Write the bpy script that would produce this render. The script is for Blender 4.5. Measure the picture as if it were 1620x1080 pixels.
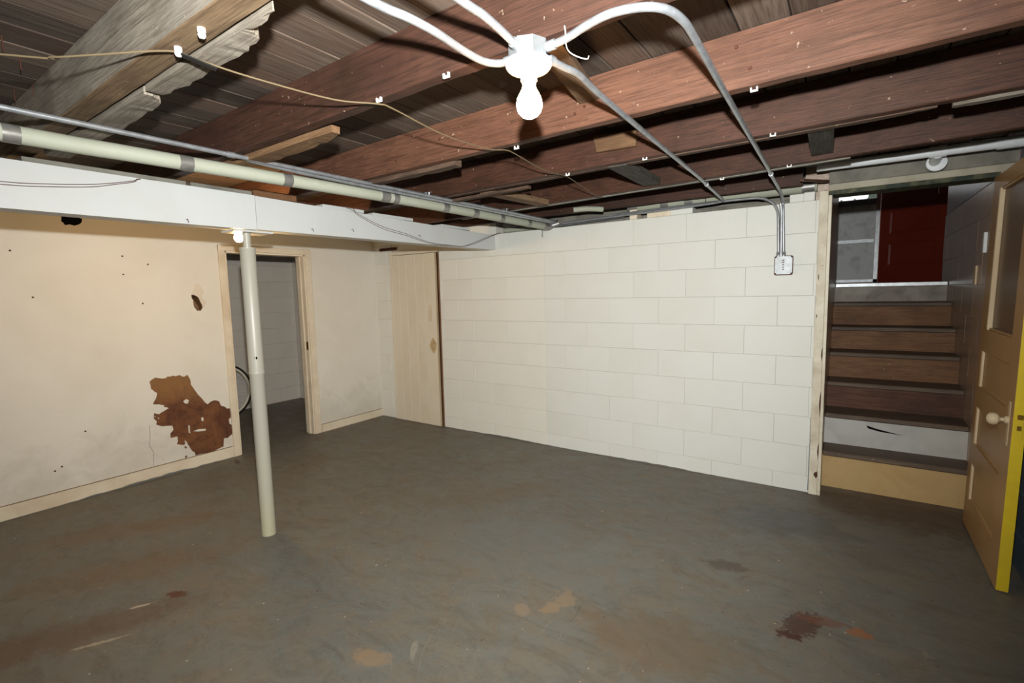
import bpy, bmesh, math, random
from mathutils import Vector, Matrix
from mathutils.geometry import tessellate_polygon
random.seed(7)
S = bpy.context.scene
C = S.collection
for o in list(bpy.data.objects): bpy.data.objects.remove(o)

# ------------------------------------------------------------------ camera, world, lights, exposure
cam_d = bpy.data.cameras.new('camera'); cam = bpy.data.objects.new('camera', cam_d); C.objects.link(cam)
cam_d.sensor_width = 36; cam_d.lens = 17.285; cam_d.clip_start = .02
r_, u_, f_ = Vector((.82393878, .56621586, -.02290163)), Vector((-.03822731, .09585798, .99466071)), Vector((-.56538797, .81866406, -.10062602))
M_ = Matrix((r_, u_, -f_)).transposed().to_4x4(); M_.translation = Vector((4.4793, -3.77374, 1.40383))
cam.matrix_world = M_
S.camera = cam
S.view_settings.view_transform = 'Standard'; S.view_settings.look = 'None'
S.view_settings.gamma = 1; S.view_settings.use_curve_mapping = False
S.view_settings.exposure = 0.0
W = bpy.data.worlds.new('daylight'); S.world = W; W.use_nodes = True
W.node_tree.nodes['Background'].inputs[0].default_value = (.88, .93, 1, 1)
W.node_tree.nodes['Background'].inputs[1].default_value = 5.0

def light(name, kind, loc, energy, color, radius=.03, target=None, **k):
    d = bpy.data.lights.new(name, kind); d.energy = energy; d.color = color
    if kind != 'SUN': d.shadow_soft_size = radius
    for a, v in k.items(): setattr(d, a, v)
    o = bpy.data.objects.new(name, d); C.objects.link(o); o.location = loc
    if target: o.rotation_euler = (Vector(target) - Vector(loc)).to_track_quat('-Z', 'Y').to_euler()
    return o
light('camera_flash', 'SPOT', (4.46, -3.745, 1.61), 550, (.99, 1, .98), .022, (2.0, -.7, 1.46), spot_size=math.radians(134), spot_blend=1.0)
light('sun', 'SUN', (3, 8, 6), 9, (1, .97, .92), target=(3.3, 4, 1.5), angle=.02)

# ------------------------------------------------------------------ materials
def lin(h):
    h = h.lstrip('#'); v = [int(h[i:i+2], 16)/255 for i in (0, 2, 4)]
    return tuple((c/12.92 if c <= .04045 else ((c+.055)/1.055)**2.4) for c in v) + (1,)
class NT:
    def __init__(s, name):
        s.m = bpy.data.materials.new(name); s.m.use_nodes = True; s.t = s.m.node_tree; s.b = s.t.nodes['Principled BSDF']
    def n(s, typ, **k):
        nd = s.t.nodes.new(typ)
        for a, v in k.items():
            if a.startswith('i_'):
                key = a[2:]; key = int(key) if key.isdigit() else key
                if hasattr(v, 'links') or isinstance(v, bpy.types.NodeSocket): s.t.links.new(v, nd.inputs[key])
                else: nd.inputs[key].default_value = v
            else: setattr(nd, a, v)
        return nd
    def link(s, a, b): s.t.links.new(a, b)
    def coord(s, scale=(1, 1, 1), rnd=True):
        tc = s.n('ShaderNodeTexCoord'); v = tc.outputs['Object']
        if rnd:
            oi = s.n('ShaderNodeObjectInfo')
            mul = s.n('ShaderNodeVectorMath', operation='SCALE', i_0=(7.3, 3.1, 5.7), i_Scale=oi.outputs['Random'])
            v = s.n('ShaderNodeVectorMath', operation='ADD', i_0=v, i_1=mul.outputs[0]).outputs[0]
        mp = s.n('ShaderNodeMapping', i_Vector=v, i_Scale=scale)
        return mp.outputs[0]
    def noise(s, vec, scale, detail=5, rough=.6, dist=0):
        nd = s.n('ShaderNodeTexNoise', i_Vector=vec, i_Scale=scale, i_Detail=detail, i_Roughness=rough, i_Distortion=dist)
        return nd.outputs['Fac']
    def rng(s, v, a, b, c=0, d=1):
        nd = s.n('ShaderNodeMapRange', i_Value=v); 
        for i, x in zip((1, 2, 3, 4), (a, b, c, d)): nd.inputs[i].default_value = x
        return nd.outputs[0]
    def mix(s, f, a, b, blend='MIX'):
        nd = s.n('ShaderNodeMix', data_type='RGBA', blend_type=blend)
        for i, v in ((0, f), (6, a), (7, b)):
            if isinstance(v, bpy.types.NodeSocket): s.t.links.new(v, nd.inputs[i])
            else: nd.inputs[i].default_value = v
        return nd.outputs[2]
    def bump(s, h, strength=.3, dist=.01):
        nd = s.n('ShaderNodeBump', i_Height=h, i_Strength=strength, i_Distance=dist); s.link(nd.outputs[0], s.b.inputs['Normal'])
    def base(s, c):
        if isinstance(c, bpy.types.NodeSocket): s.link(c, s.b.inputs['Base Color'])
        else: s.b.inputs['Base Color'].default_value = c
    def set(s, **k):
        for a, v in k.items(): s.b.inputs[a.replace('_', ' ')].default_value = v
        return s

def wood(name, c1, c2, dark, axis='x', rough=.75, spec=.3, blotch=None):
    t = NT(name)
    sc = {'x': (1.1, 14, 14), 'y': (14, 1.1, 14), 'z': (14, 14, 1.1)}[axis]
    v = t.coord(sc); g = t.noise(v, 3.2, 8, .65, .6)
    v2 = t.coord(tuple(a*4 if a > 5 else a*2 for a in sc)); g2 = t.noise(v2, 2.5, 4, .7, .3)
    big = t.noise(t.coord((1, 1, 1)), 3.0, 4, .6)
    c = t.mix(t.rng(g, .3, .7), lin(c1), lin(c2))
    sc3 = {'x': (.9, 30, 30), 'y': (30, .9, 30), 'z': (30, 30, .9)}[axis]; g3 = t.noise(t.coord(sc3), 3.0, 6, .75, 1.2)
    c = t.mix(t.rng(g2, .46, .66, 0, .7), c, lin(dark)); c = t.mix(t.rng(g3, .52, .62, 0, .55), c, lin(dark))
    c = t.mix(t.rng(big, .45, .70, 0, .65), c, lin(blotch or dark)); sp = t.noise(t.coord((1, 1, 1)), 55, 2, .5); c = t.mix(t.rng(sp, .72, .76, 0, .5), c, lin('B8A48C'))
    t.base(c); t.set(Roughness=rough); t.b.inputs['Specular IOR Level'].default_value = spec
    mx = t.n('ShaderNodeMath', operation='ADD', i_0=g3, i_1=g2).outputs[0]
    t.bump(mx, .4, .003)
    return t.m
def paint(name, c, stain, amt=.35, rough=.55, bump=.25, spec=.3, scale=1.0, dirt=None, foot=None):
    t = NT(name)
    big = t.noise(t.coord((1, 1, 1)), 1.6*scale, 6, .6, .5); fine = t.noise(t.coord((1, 1, 1), False), 60, 4, .7)
    mid = t.noise(t.coord((1, 1, 1)), 9*scale, 5, .7)
    col = t.mix(t.rng(big, .42, .75, 0, amt), lin(c), lin(stain))
    col = t.mix(t.rng(mid, .62, .82, 0, amt*.7), col, lin(stain))
    if dirt:
        d = t.noise(t.coord((1, 1, 1)), 26, 3, .6); col = t.mix(t.rng(d, .70, .74, 0, .8), col, lin(dirt))
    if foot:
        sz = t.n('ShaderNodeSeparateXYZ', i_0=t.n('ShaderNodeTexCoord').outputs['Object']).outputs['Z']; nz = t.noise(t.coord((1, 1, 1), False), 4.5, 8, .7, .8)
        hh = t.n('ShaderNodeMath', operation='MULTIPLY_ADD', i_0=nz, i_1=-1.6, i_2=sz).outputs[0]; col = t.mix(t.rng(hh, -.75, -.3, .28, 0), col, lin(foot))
    t.base(col); t.set(Roughness=rough); t.b.inputs['Specular IOR Level'].default_value = spec
    h = t.n('ShaderNodeMath', operation='MULTIPLY_ADD', i_0=mid, i_1=2.0, i_2=fine).outputs[0]
    t.bump(h, bump, .003)
    return t.m
def metal(name, c, rough=.35, met=1.0):
    t = NT(name); n = t.noise(t.coord((1, 1, 1)), 25, 3, .6)
    t.base(t.mix(t.rng(n, .35, .7), lin(c), tuple(x*.7 for x in lin(c)[:3]) + (1,))); t.set(Roughness=rough, Metallic=met); t.bump(n, .08, .001)
    return t.m
def plain(name, c, rough=.5, spec=.4):
    t = NT(name); n = t.noise(t.coord((1, 1, 1)), 18, 4, .6)
    t.base(t.mix(t.rng(n, .35, .75, 0, .35), lin(c), tuple(x*.6 for x in lin(c)[:3]) + (1,))); t.set(Roughness=rough); t.b.inputs['Specular IOR Level'].default_value = spec
    return t.m

m_block = paint('white_block_paint', 'DADBD4', 'CDCCC0', .4, .5, .3, .3)
m_cream_block = paint('cream_block_paint', 'E0DED4', 'D4CFC0', .4, .5, .3, .3)
m_mortar = paint('painted_mortar', 'DBDAD2', 'CDC9BE', .4, .6, .3)
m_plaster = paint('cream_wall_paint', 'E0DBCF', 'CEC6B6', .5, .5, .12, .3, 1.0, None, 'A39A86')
m_beam = paint('white_beam_paint', 'C9CBC9', 'B9B7AF', .45, .5, .1, .3, dirt=None)
m_trim = paint('cream_trim_paint', 'DFD3BC', 'B89E7C', .6, .5, .2, .3, 2.0)
m_cdoor = paint('cream_door_paint', 'DCD2BE', 'C9B898', .5, .5, .12, .3)
m_dirtytrim = paint('grimy_cream_paint', 'ADA895', '7d7565', .8, .6, .3, .3, 3, '4a4034')
m_jamb = paint('chipped_trim_paint', 'DAD3C0', '9C8A6A', .7, .5, .25, .3, 3, '5a4c36')
m_inner = paint('grey_block_paint', 'D2CCC2', 'C0BAB0', .4, .6, .3, .2)
m_blue = paint('blue_grey_block_paint', '6F7B84', '59646D', .5, .55, .3)
m_brownwall = paint('glossy_brown_block_paint', 'AE9682', '907a68', .4, .28, .5, .6)
m_purple = paint('glossy_brown_board_paint', '6E5052', '573d3d', .4, .28, .3, .6)
m_tan = paint('tan_door_paint', 'A9865C', '94744a', .5, .4, .12, .4, 2)
m_pale_edge = paint('worn_cream_edge_paint', 'CBB897', '9A7E5E', .6, .5, .2)
m_yellow = paint('yellow_edge_paint', 'D2B822', 'B59C34', .5, .5, .2, .3, 4, '8a8060')
m_glassbrown = paint('brown_painted_pane', '66503C', '584330', .4, .35, .05, .4)
m_red = paint('dark_red_door_paint', '7E2C1C', '641e12', .4, .45, .1, .3)
m_redwhite = paint('dusty_white_board', '9d968a', '5c5248', .8, .6, .3, .3, 3)
m_redjoist = wood('reddish_joist_wood', '482C20', '553628', '291910', 'x', .6, .35)
m_bright = wood('warm_red_joist_wood', '5F3F2F', '6E4B3A', '3F281C', 'x', .6, .35)
m_darkjoist = wood('dark_red_joist_wood', '41291F', '4E3328', '261912', 'x', .6, .3)
m_grayjoist = wood('grey_weathered_wood', '7E776C', '938B7E', '564D42', 'x', .85, .2)
m_strip = wood('raw_brown_strip_wood', '57453A', '655244', '382a22', 'x', .85, .2)
m_tanwood = wood('light_tan_wood', '785B41', '86694B', '563f2d', 'x', .8, .2)
m_graywood_y = wood('dark_grey_brace_wood', '47433E', '59544C', '2e2a27', 'y', .8, .2)
m_tan_y = wood('tan_brace_wood', '735B45', '826A51', '4b3a2c', 'y', .8, .2)
m_tread = wood('worn_brown_tread_wood', '645446', '70604F', '453830', 'x', .6, .35)
m_riser = wood('brown_riser_wood', '765238', '84603F', '4E3424', 'x', .65, .3)
m_riser_dark = wood('dark_brown_riser_wood', '5A3A2B', '684736', '38241B', 'x', .65, .3)
m_metal = metal('galvanized_steel', 'A6AAAE', .36, .6)
m_metal2 = metal('dull_galvanized_steel', '94989A', .45, .6)
m_alu = metal('aluminium', 'B0B3B5', .4, .6)
m_tape = metal('silver_duct_tape', '8f8d88', .4, .5)
m_pipe = paint('pale_green_pipe_wrap', 'A2A595', '8F907A', .4, .6, .08, .3, 3)
m_pvc = plain('white_plastic', 'DDE2E4', .35)
m_porc = plain('white_porcelain', 'F2F0EA', .25)
m_cable = plain('old_tan_cable', '65573F', .7)
m_dwire = plain('dark_thin_wire', '5A3C30', .6)
m_black = plain('painted_cavity_dark', '0C0A09', .9, .1)  # near-black colour in place of the darkness inside holes and hollows
m_brass = metal('aged_brass', '9c7a3a', .4)
m_rust = metal('rusty_steel', '5a3526', .7, .5)
m_rubber = plain('black_rubber', '1c1917', .7, .2)
m_rim = plain('cream_rim', 'E2DCC8', .4)
m_slab = plain('dark_subfloor_felt', '1e1814', .95, .1)
m_dirtyboard = paint('dusty_grey_board', '848177', '4a4740', .8, .7, .3, .2, 3)
m_greenedge = paint('peeling_dark_green_paint', '2A332B', 'a39d70', .35, .6, .5, .3, 10)
m_drywall = paint('torn_drywall_paper', 'D9CDBC', 'A08D78', .5, .8, .3)
m_outside = plain('dark_outdoor_backdrop', '3c4238', .9, .1)  # dark colour keeping the outdoor view below the awning dim

def m_plank():
    t = NT('dark_brown_deck_board'); oi = t.n('ShaderNodeObjectInfo')
    g = t.noise(t.coord((16, 1.0, 16)), 3.0, 8, .65, .6); g2 = t.noise(t.coord((60, 2, 60)), 2.5, 3, .7)
    big = t.noise(t.coord((1, .6, 1)), 3.0, 4, .6)
    c = t.mix(t.rng(g, .3, .7), lin('5A4E42'), lin('70645A'))
    c = t.mix(t.rng(g2, .46, .66, 0, .65), c, lin('3a2c25')); c = t.mix(t.rng(big, .45, .7, 0, .65), c, lin('5E463A'))
    br = t.rng(oi.outputs['Random'], 0, 1, .5, 1.05)
    c = t.mix(1.0, c, br, 'MULTIPLY')
    t.base(c); t.set(Roughness=.75); t.b.inputs['Specular IOR Level'].default_value = .25; t.bump(g, .4, .004); return t.m
m_plank = m_plank()

def m_patch():
    t = NT('exposed_brown_hardboard'); v = t.coord((1, 1, 1), False)
    a = t.noise(v, 5, 6, .65, .6); b = t.noise(v, 16, 5, .7)
    c = t.mix(t.rng(a, .35, .65), lin('57311C'), lin('7C4E2A')); c = t.mix(t.rng(b, .5, .72, 0, .75), c, lin('361f15'))
    tc = t.n('ShaderNodeTexCoord'); s = t.n('ShaderNodeSeparateXYZ', i_0=tc.outputs['Object'])
    h = t.n('ShaderNodeMath', operation='ADD', i_0=s.outputs['Z'], i_1=t.rng(a, 0, 1, -.15, .15)).outputs[0]
    c = t.mix(t.rng(h, .52, .72, 0, .7), c, lin('8F683C'))
    t.base(c); t.set(Roughness=.8); t.bump(b, .4, .004); return t.m
m_patch = m_patch()

def m_floor():
    t = NT('worn_painted_concrete')
    v = t.coord((1, 1, 1), False)
    a = t.noise(v, .9, 6, .6, .4); b = t.noise(v, 4.5, 8, .7, 1.2); f = t.noise(v, 45, 6, .7)
    d = t.noise(t.coord((1.6, 3.4, 1), False), 1.6, 10, .75, 2.2)
    c = t.mix(t.rng(a, .35, .65), lin('706E65'), lin('67665F'))
    c = t.mix(t.rng(b, .44, .66, 0, .6), c, lin('786650'))
    c = t.mix(t.rng(d, .47, .68, 0, .55), c, lin('524B41')); e2 = t.noise(v, 2.1, 9, .75, 2.2); c = t.mix(t.rng(e2, .52, .62, 0, .22), c, lin('5D5F5A'))
    c = t.mix(t.rng(f, .58, .8, 0, .4), c, lin('88806F'))
    # pale scuffs and hairline scratches
    sc = t.noise(t.coord((.8, 22, 1), False), 2.2, 3, .6, 2.0); c = t.mix(t.rng(sc, .69, .74, 0, .22), c, lin('8F8877'))
    sc2 = t.noise(t.coord((25, .9, 1), False), 1.7, 3, .6, 2.5); c = t.mix(t.rng(sc2, .7, .74, 0, .3), c, lin('8F8877'))
    wave = t.n('ShaderNodeTexWave', wave_type='RINGS', rings_direction='Z', i_Vector=t.n('ShaderNodeMapping', i_Vector=v, i_Location=(-3.1, 2.9, 0)).outputs[0], i_Scale=3.2, i_Distortion=3.0, i_Detail=4.0)
    wm = t.n('ShaderNodeMath', operation='MULTIPLY', i_0=t.rng(wave.outputs['Fac'], 0.9, 1, 0, .16), i_1=t.rng(a, .45, .65)).outputs[0]
    c = t.mix(wm, c, lin('7B7264'))
    spk = t.noise(v, 130, 2, .5); c = t.mix(t.rng(spk, .76, .79, 0, .7), c, lin('B8AE9C'))
    fine2 = t.noise(v, 28, 8, .8, 1.0); c = t.mix(t.rng(fine2, .56, .64, 0, .35), c, lin('82765F')); c = t.mix(t.rng(fine2, .44, .36, 0, .3), c, lin('47423A'))
    for sc_, ds_, of_, col_, amt_, w_ in ((1.3, 2.5, 0, '948B7A', .55, .0022), (2.1, 3.5, 11, '8E8371', .5, .003), (1.7, 1.2, 23, '3E3A33', .6, .0025), (3.5, 4.0, 31, '9A907E', .4, .004)):
        vv = t.n('ShaderNodeMapping', i_Vector=v, i_Location=(of_, of_*.7, 0)).outputs[0]
        ln = t.n('ShaderNodeMath', operation='ABSOLUTE', i_0=t.n('ShaderNodeMath', operation='SUBTRACT', i_0=t.noise(vv, sc_, 1, .4, ds_), i_1=.5).outputs[0]).outputs[0]
        mk = t.n('ShaderNodeMath', operation='MULTIPLY', i_0=t.rng(ln, 0, w_, 1, 0), i_1=t.rng(t.noise(vv, 3.3, 4, .7), .5, .6, 0, amt_)).outputs[0]
        c = t.mix(mk, c, lin(col_))
    chip = t.noise(v, 42, 1, .5); c = t.mix(t.rng(chip, .775, .79, 0, .9), c, lin('B5A58C'))
    chip2 = t.noise(t.n('ShaderNodeMapping', i_Vector=v, i_Location=(5, 9, 0)).outputs[0], 36, 1, .5); c = t.mix(t.rng(chip2, .78, .79, 0, .8), c, lin('46291F'))
    def blob(c, x, y, rx, ry, rot, col, amt, soft=.35, nz=18):
        mp = t.n('ShaderNodeMapping', vector_type='TEXTURE', i_Vector=v, i_Location=(x, y, 0), i_Rotation=(0, 0, math.radians(rot)), i_Scale=(rx, ry, 1))
        L = t.n('ShaderNodeVectorMath', operation='LENGTH', i_0=mp.outputs[0]).outputs['Value']
        nn = t.noise(v, nz, 5, .7, .5)
        s = t.n('ShaderNodeMath', operation='MULTIPLY_ADD', i_0=nn, i_1=2.4, i_2=L).outputs[0]
        return t.mix(t.rng(s, 1.9, 1.9+soft, amt, 0), c, lin(col))
    # paint patches, rust and spills, each with a shape of its own
    for x, y, rx, ry, rot, col, amt, soft, nz in [
        (4.36, -1.53, .13, .07, 70, '46291F', .85, .25, 60), (4.33, -1.63, .06, .035, 20, '46291F', .9, .12, 30), (4.43, -1.46, .10, .04, 10, '6b4231', .6, .3, 22),
        (3.45, -1.90, .06, .09, 30, '8A765C', .7, .15, 14), (3.43, -2.0, .05, .05, 0, '8A765C', .7, .15, 14), (3.33, -2.08, .05, .04, 0, '8f7a62', .5, .2, 14),
        (.84, -2.77, .42, .10, 55, '6F5638', .5, .8, 12), (1.40, -2.93, .34, .13, 60, '6F5636', .45, .8, 12), (1.87, -2.87, .05, .035, 30, '56301f', .9, .15, 25),
        (1.77, -3.31, .42, .09, 65, '5c3c22', .5, 1.0, 14), (1.97, -3.2, .10, .011, 62, 'A39680', .8, .4, 45), (1.83, -3.0, .05, .01, 62, 'B2A48E', .8, .3, 20),
        (4.56, -1.47, .05, .04, 0, '8c5a38', .8, .2, 20), (4.01, -1.23, .11, .05, 15, '4b382b', .6, .4, 16), (3.9, -1.95, .30, .16, 20, '6b5334', .45, .6, 8),
        (3.0, -2.63, .09, .05, 10, '8f7658', .6, .3, 16), (.164, -1.743, .09, .022, -20, '4c3326', .9, .2, 22), (4.78, .0, .5, .28, 0, '4f3a2e', .6, .6, 9), (2.4, -1.2, .5, .15, 45, '6a5a48', .35, .6, 8),
        (4.2, -.55, .3, .2, 30, '4a4f50', .5, .6, 8), (3.0, -1.6, .5, .3, 0, '6c6f6b', .4, .8, 6)]:
        c = blob(c, x, y, rx, ry, rot, col, amt, soft, nz)
    t.base(c); t.b.inputs['Specular IOR Level'].default_value = .35
    t.link(t.rng(b, .3, .7, .42, .62), t.b.inputs['Roughness'])
    h = t.n('ShaderNodeMath', operation='MULTIPLY_ADD', i_0=b, i_1=1.5, i_2=f).outputs[0]
    t.bump(h, .25, .004); return t.m
m_floor = m_floor()

def emis(name, col, st):
    t = NT(name); t.base((1, 1, 1, 1)); t.b.inputs['Emission Color'].default_value = col; t.b.inputs['Emission Strength'].default_value = st; return t.m
m_bulb = emis('lit_bulb_glass', (1, .60, .27, 1), 115)
m_bulb2 = emis('lit_small_bulb_glass', (1, .62, .27, 1), 820)

def m_glass():
    t = NT('window_glass'); t.set(Roughness=.02); t.b.inputs['Transmission Weight'].default_value = 1; t.b.inputs['IOR'].default_value = 1.02; return t.m
m_glass = m_glass()
def m_fabric():
    t = NT('white_awning_cloth'); t.base(lin('F2F2EE')); tr = t.n('ShaderNodeBsdfTranslucent', i_Color=(1, 1, 1, 1)); mx = t.n('ShaderNodeMixShader', i_0=.65)
    t.link(t.b.outputs[0], mx.inputs[1]); t.link(tr.outputs[0], mx.inputs[2]); t.link(mx.outputs[0], t.t.nodes['Material Output'].inputs[0]); return t.m
m_fabric = m_fabric()
def m_flute():
    t = NT('fluted_grey_panel'); w = t.n('ShaderNodeTexWave', bands_direction='X', i_Vector=t.coord((1, 1, 1), False), i_Scale=22.0, i_Distortion=.5)
    n = t.noise(t.coord((1, 1, 1), False), 7, 6, .7)
    c = t.mix(t.rng(w.outputs['Fac'], 0, 1, 0, .35), lin('E8EAE8'), lin('d0d3d2')); c = t.mix(t.rng(n, .5, .75, 0, .5), c, lin('605f5b'))
    t.base(c); t.set(Roughness=.5); t.bump(w.outputs['Fac'], .3, .003); return t.m
m_flute = m_flute()

# ------------------------------------------------------------------ mesh helpers
class MB:
    def __init__(s): s.v = []; s.f = []; s.sm = False
    def add(s, vs, fs):
        k = len(s.v); s.v += [tuple(v) for v in vs]; s.f += [tuple(i+k for i in f) for f in fs]; return s
    def box(s, x0, x1, y0, y1, z0, z1, ch=0):
        if ch <= 0:
            vs = [(x, y, z) for x in (x0, x1) for y in (y0, y1) for z in (z0, z1)]
            return s.add(vs, [(0, 1, 3, 2), (4, 6, 7, 5), (0, 4, 5, 1), (2, 3, 7, 6), (0, 2, 6, 4), (1, 5, 7, 3)])
        bm = bmesh.new(); bmesh.ops.create_cube(bm, size=1)
        for v in bm.verts: v.co = Vector(((x0+x1)/2 + v.co.x*(x1-x0), (y0+y1)/2 + v.co.y*(y1-y0), (z0+z1)/2 + v.co.z*(z1-z0)))
        bmesh.ops.bevel(bm, geom=list(bm.edges), offset=ch, segments=1, affect='EDGES')
        bm.verts.index_update(); s.add([v.co[:] for v in bm.verts], [[v.index for v in f.verts] for f in bm.faces]); bm.free(); return s
    def hexa(s, p):   # 8 points: bottom 4 (ccw), top 4 (ccw)
        return s.add(p, [(3, 2, 1, 0), (4, 5, 6, 7), (0, 1, 5, 4), (1, 2, 6, 5), (2, 3, 7, 6), (3, 0, 4, 7)])
    def tube(s, pts, r, seg=12, caps=True, smooth=True):
        pts = [Vector(p) for p in pts]; n = len(pts); rs = r if isinstance(r, (list, tuple)) else [r]*n
        t0 = (pts[1]-pts[0]).normalized(); a = t0.orthogonal().normalized(); rings = []
        for i, p in enumerate(pts):
            t = (pts[min(i+1, n-1)] - pts[max(i-1, 0)]).normalized()
            a = (a - t*a.dot(t)).normalized(); b = t.cross(a)
            rings.append([p + (a*math.cos(2*math.pi*k/seg) + b*math.sin(2*math.pi*k/seg))*rs[i] for k in range(seg)])
        vs = [v for rg in rings for v in rg]; fs = []
        for i in range(n-1):
            for k in range(seg):
                k2 = (k+1) % seg; fs.append((i*seg+k, i*seg+k2, (i+1)*seg+k2, (i+1)*seg+k))
        if caps: fs.append(tuple(reversed(range(seg)))); fs.append(tuple((n-1)*seg+k for k in range(seg)))
        s.sm = smooth; return s.add(vs, fs)
    def lathe(s, prof, c, axis='z', seg=24):
        c = Vector(c); vs = []; fs = []; n = len(prof)
        for r, h in prof:
            for k in range(seg):
                a = 2*math.pi*k/seg; x, y = r*math.cos(a), r*math.sin(a)
                d = {'z': (x, y, h), 'x': (h, x, y), 'y': (x, h, y)}[axis]; vs.append(c+Vector(d))
        for i in range(n-1):
            for k in range(seg):
                k2 = (k+1) % seg; fs.append((i*seg+k, i*seg+k2, (i+1)*seg+k2, (i+1)*seg+k))
        s.sm = True; return s.add(vs, fs)
    def slab(s, loops, a, b, mp):   # 2D loops (outer + holes) extruded from depth a to depth b; mp(u, v, d) -> point
        L = [[Vector((p[0], p[1], 0)) for p in lp] for lp in loops]; tri = tessellate_polygon(L); fl = [p for lp in L for p in lp]; n = len(fl)
        vs = [mp(p.x, p.y, a) for p in fl] + [mp(p.x, p.y, b) for p in fl]; fs = [tuple(t) for t in tri] + [tuple(i+n for i in reversed(t)) for t in tri]
        k = 0
        for lp in L:
            m = len(lp)
            for i in range(m): fs.append((k+i, k+(i+1) % m, n+k+(i+1) % m, n+k+i))
            k += m
        return s.add(vs, fs)
    def mesh(s, name, mat):
        me = bpy.data.meshes.new(name); me.from_pydata(s.v, [], s.f); me.materials.append(mat)
        bm = bmesh.new(); bm.from_mesh(me); bmesh.ops.recalc_face_normals(bm, faces=bm.faces); bm.to_mesh(me); bm.free()
        if s.sm:
            me.shade_smooth()
            try: me.set_sharp_from_angle(angle=math.radians(40))
            except Exception: pass
        return me
def put(name, me, parent=None, loc=None, label=None):
    o = bpy.data.objects.new(name, me); C.objects.link(o)
    if parent:
        o.parent = parent
        w = Vector((0, 0, 0)); p = parent
        while p: w += p.location; p = p.parent
        o.location = (Vector(loc) if loc is not None else Vector((0, 0, 0))) - w
    elif loc is not None: o.location = loc
    if label: o['label'] = label
    return o
def part(name, mb, mat, parent=None, label=None): return put(name, mb.mesh(name, mat), parent, None, label)
def thing(name, label, cat, loc, group=None):
    o = bpy.data.objects.new(name, None); C.objects.link(o); o.location = loc; o.empty_display_size = .05
    o['label'] = label; o['category'] = cat
    if group: o['group'] = group
    return o
def tag(o, label, cat, group=None):
    o['label'] = label; o['category'] = cat
    if group: o['group'] = group
    return o
def struct(name, mb, mat, label):
    o = part(name, mb, mat); o['kind'] = 'structure'; o['label'] = label; return o
def smooth_path(pts, k=6):
    P = [Vector(p) for p in pts]; out = []
    for i in range(len(P)-1):
        p0, p1, p2, p3 = P[max(i-1, 0)], P[i], P[i+1], P[min(i+2, len(P)-1)]
        for j in range(k):
            t = j/k; out.append(.5*((2*p1) + (p2-p0)*t + (2*p0-5*p1+4*p2-p3)*t*t + (3*p1-p0-3*p2+p3)*t**3))
    out.append(P[-1]); return out

# ------------------------------------------------------------------ block walls
BH = .2032
def block_mesh(w, h, mat, d=.03, ch=.0022, cache={}):
    key = (round(w, 3), round(h, 3), mat.name)
    if key in cache: return cache[key]
    g = .0003; x0, x1, z0, z1 = g, w-g, g, h-g
    mb = MB()
    mb.add([(x0, d, z0), (x1, d, z0), (x1, d, z1), (x0, d, z1), (x0, ch, z0), (x1, ch, z0), (x1, ch, z1), (x0, ch, z1),
            (x0+ch, 0, z0+ch), (x1-ch, 0, z0+ch), (x1-ch, 0, z1-ch), (x0+ch, 0, z1-ch)],
           [(0, 1, 5, 4), (1, 2, 6, 5), (2, 3, 7, 6), (3, 0, 4, 7), (4, 5, 9, 8), (5, 6, 10, 9), (6, 7, 11, 10), (7, 4, 8, 11), (8, 9, 10, 11)])
    cache[key] = mb.mesh('block', mat); return cache[key]
def block_wall(parent, u0, u1, z0, z1, zref, uref, place, rot, matf, holes=(), jit=.0007, cut=None):
    """courses of blocks; place(u, z, j) gives the world position of a block's lower left front corner"""
    k0 = math.floor((z0-zref)/BH + 1e-6); z = zref + k0*BH; row = k0
    while z < z1-1e-4:
        za, zb = max(z, z0), min(z+BH, z1); off = uref + (row % 2)*.2035
        u = off + math.floor((u0-off)/.407)*.407
        while u < u1-1e-4:
            segs = [(max(u, u0), min(u+.407, u1))]
            for (a, b, c, d) in holes:
                if zb > c+.02 and za < d-.02:
                    ns = []
                    for s0, s1 in segs:
                        if s1 <= a or s0 >= b: ns.append((s0, s1)); continue
                        if s0 < a: ns.append((s0, a))
                        if s1 > b: ns.append((b, s1))
                    segs = ns
            if cut: segs = [t for s0, s1 in segs for t in (((s0, cut), (cut, s1)) if s0 < cut-.02 and s1 > cut+.02 else ((s0, s1),))]
            for s0, s1 in segs:
                zt = zb
                for (a, b, c, d) in holes:
                    if s0 < b-.01 and s1 > a+.01 and za >= d-.021 and za < d: za2 = d
                if s1-s0 < .03 or zt-za < .02: continue
                o = put('block', block_mesh(s1-s0, zt-za, matf(s0, za)), parent, place(s0, za, random.uniform(-jit, jit))); o.rotation_euler = (0, 0, rot)
            u += .407
        z += BH; row += 1

# ------------------------------------------------------------------ setting: floor, walls, ceiling
fl = struct('floor', MB().box(-2.2, 6.4, -5.2, 4.8, -.1, 0), m_floor, 'worn grey painted concrete floor with rust stains and scratches')
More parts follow.
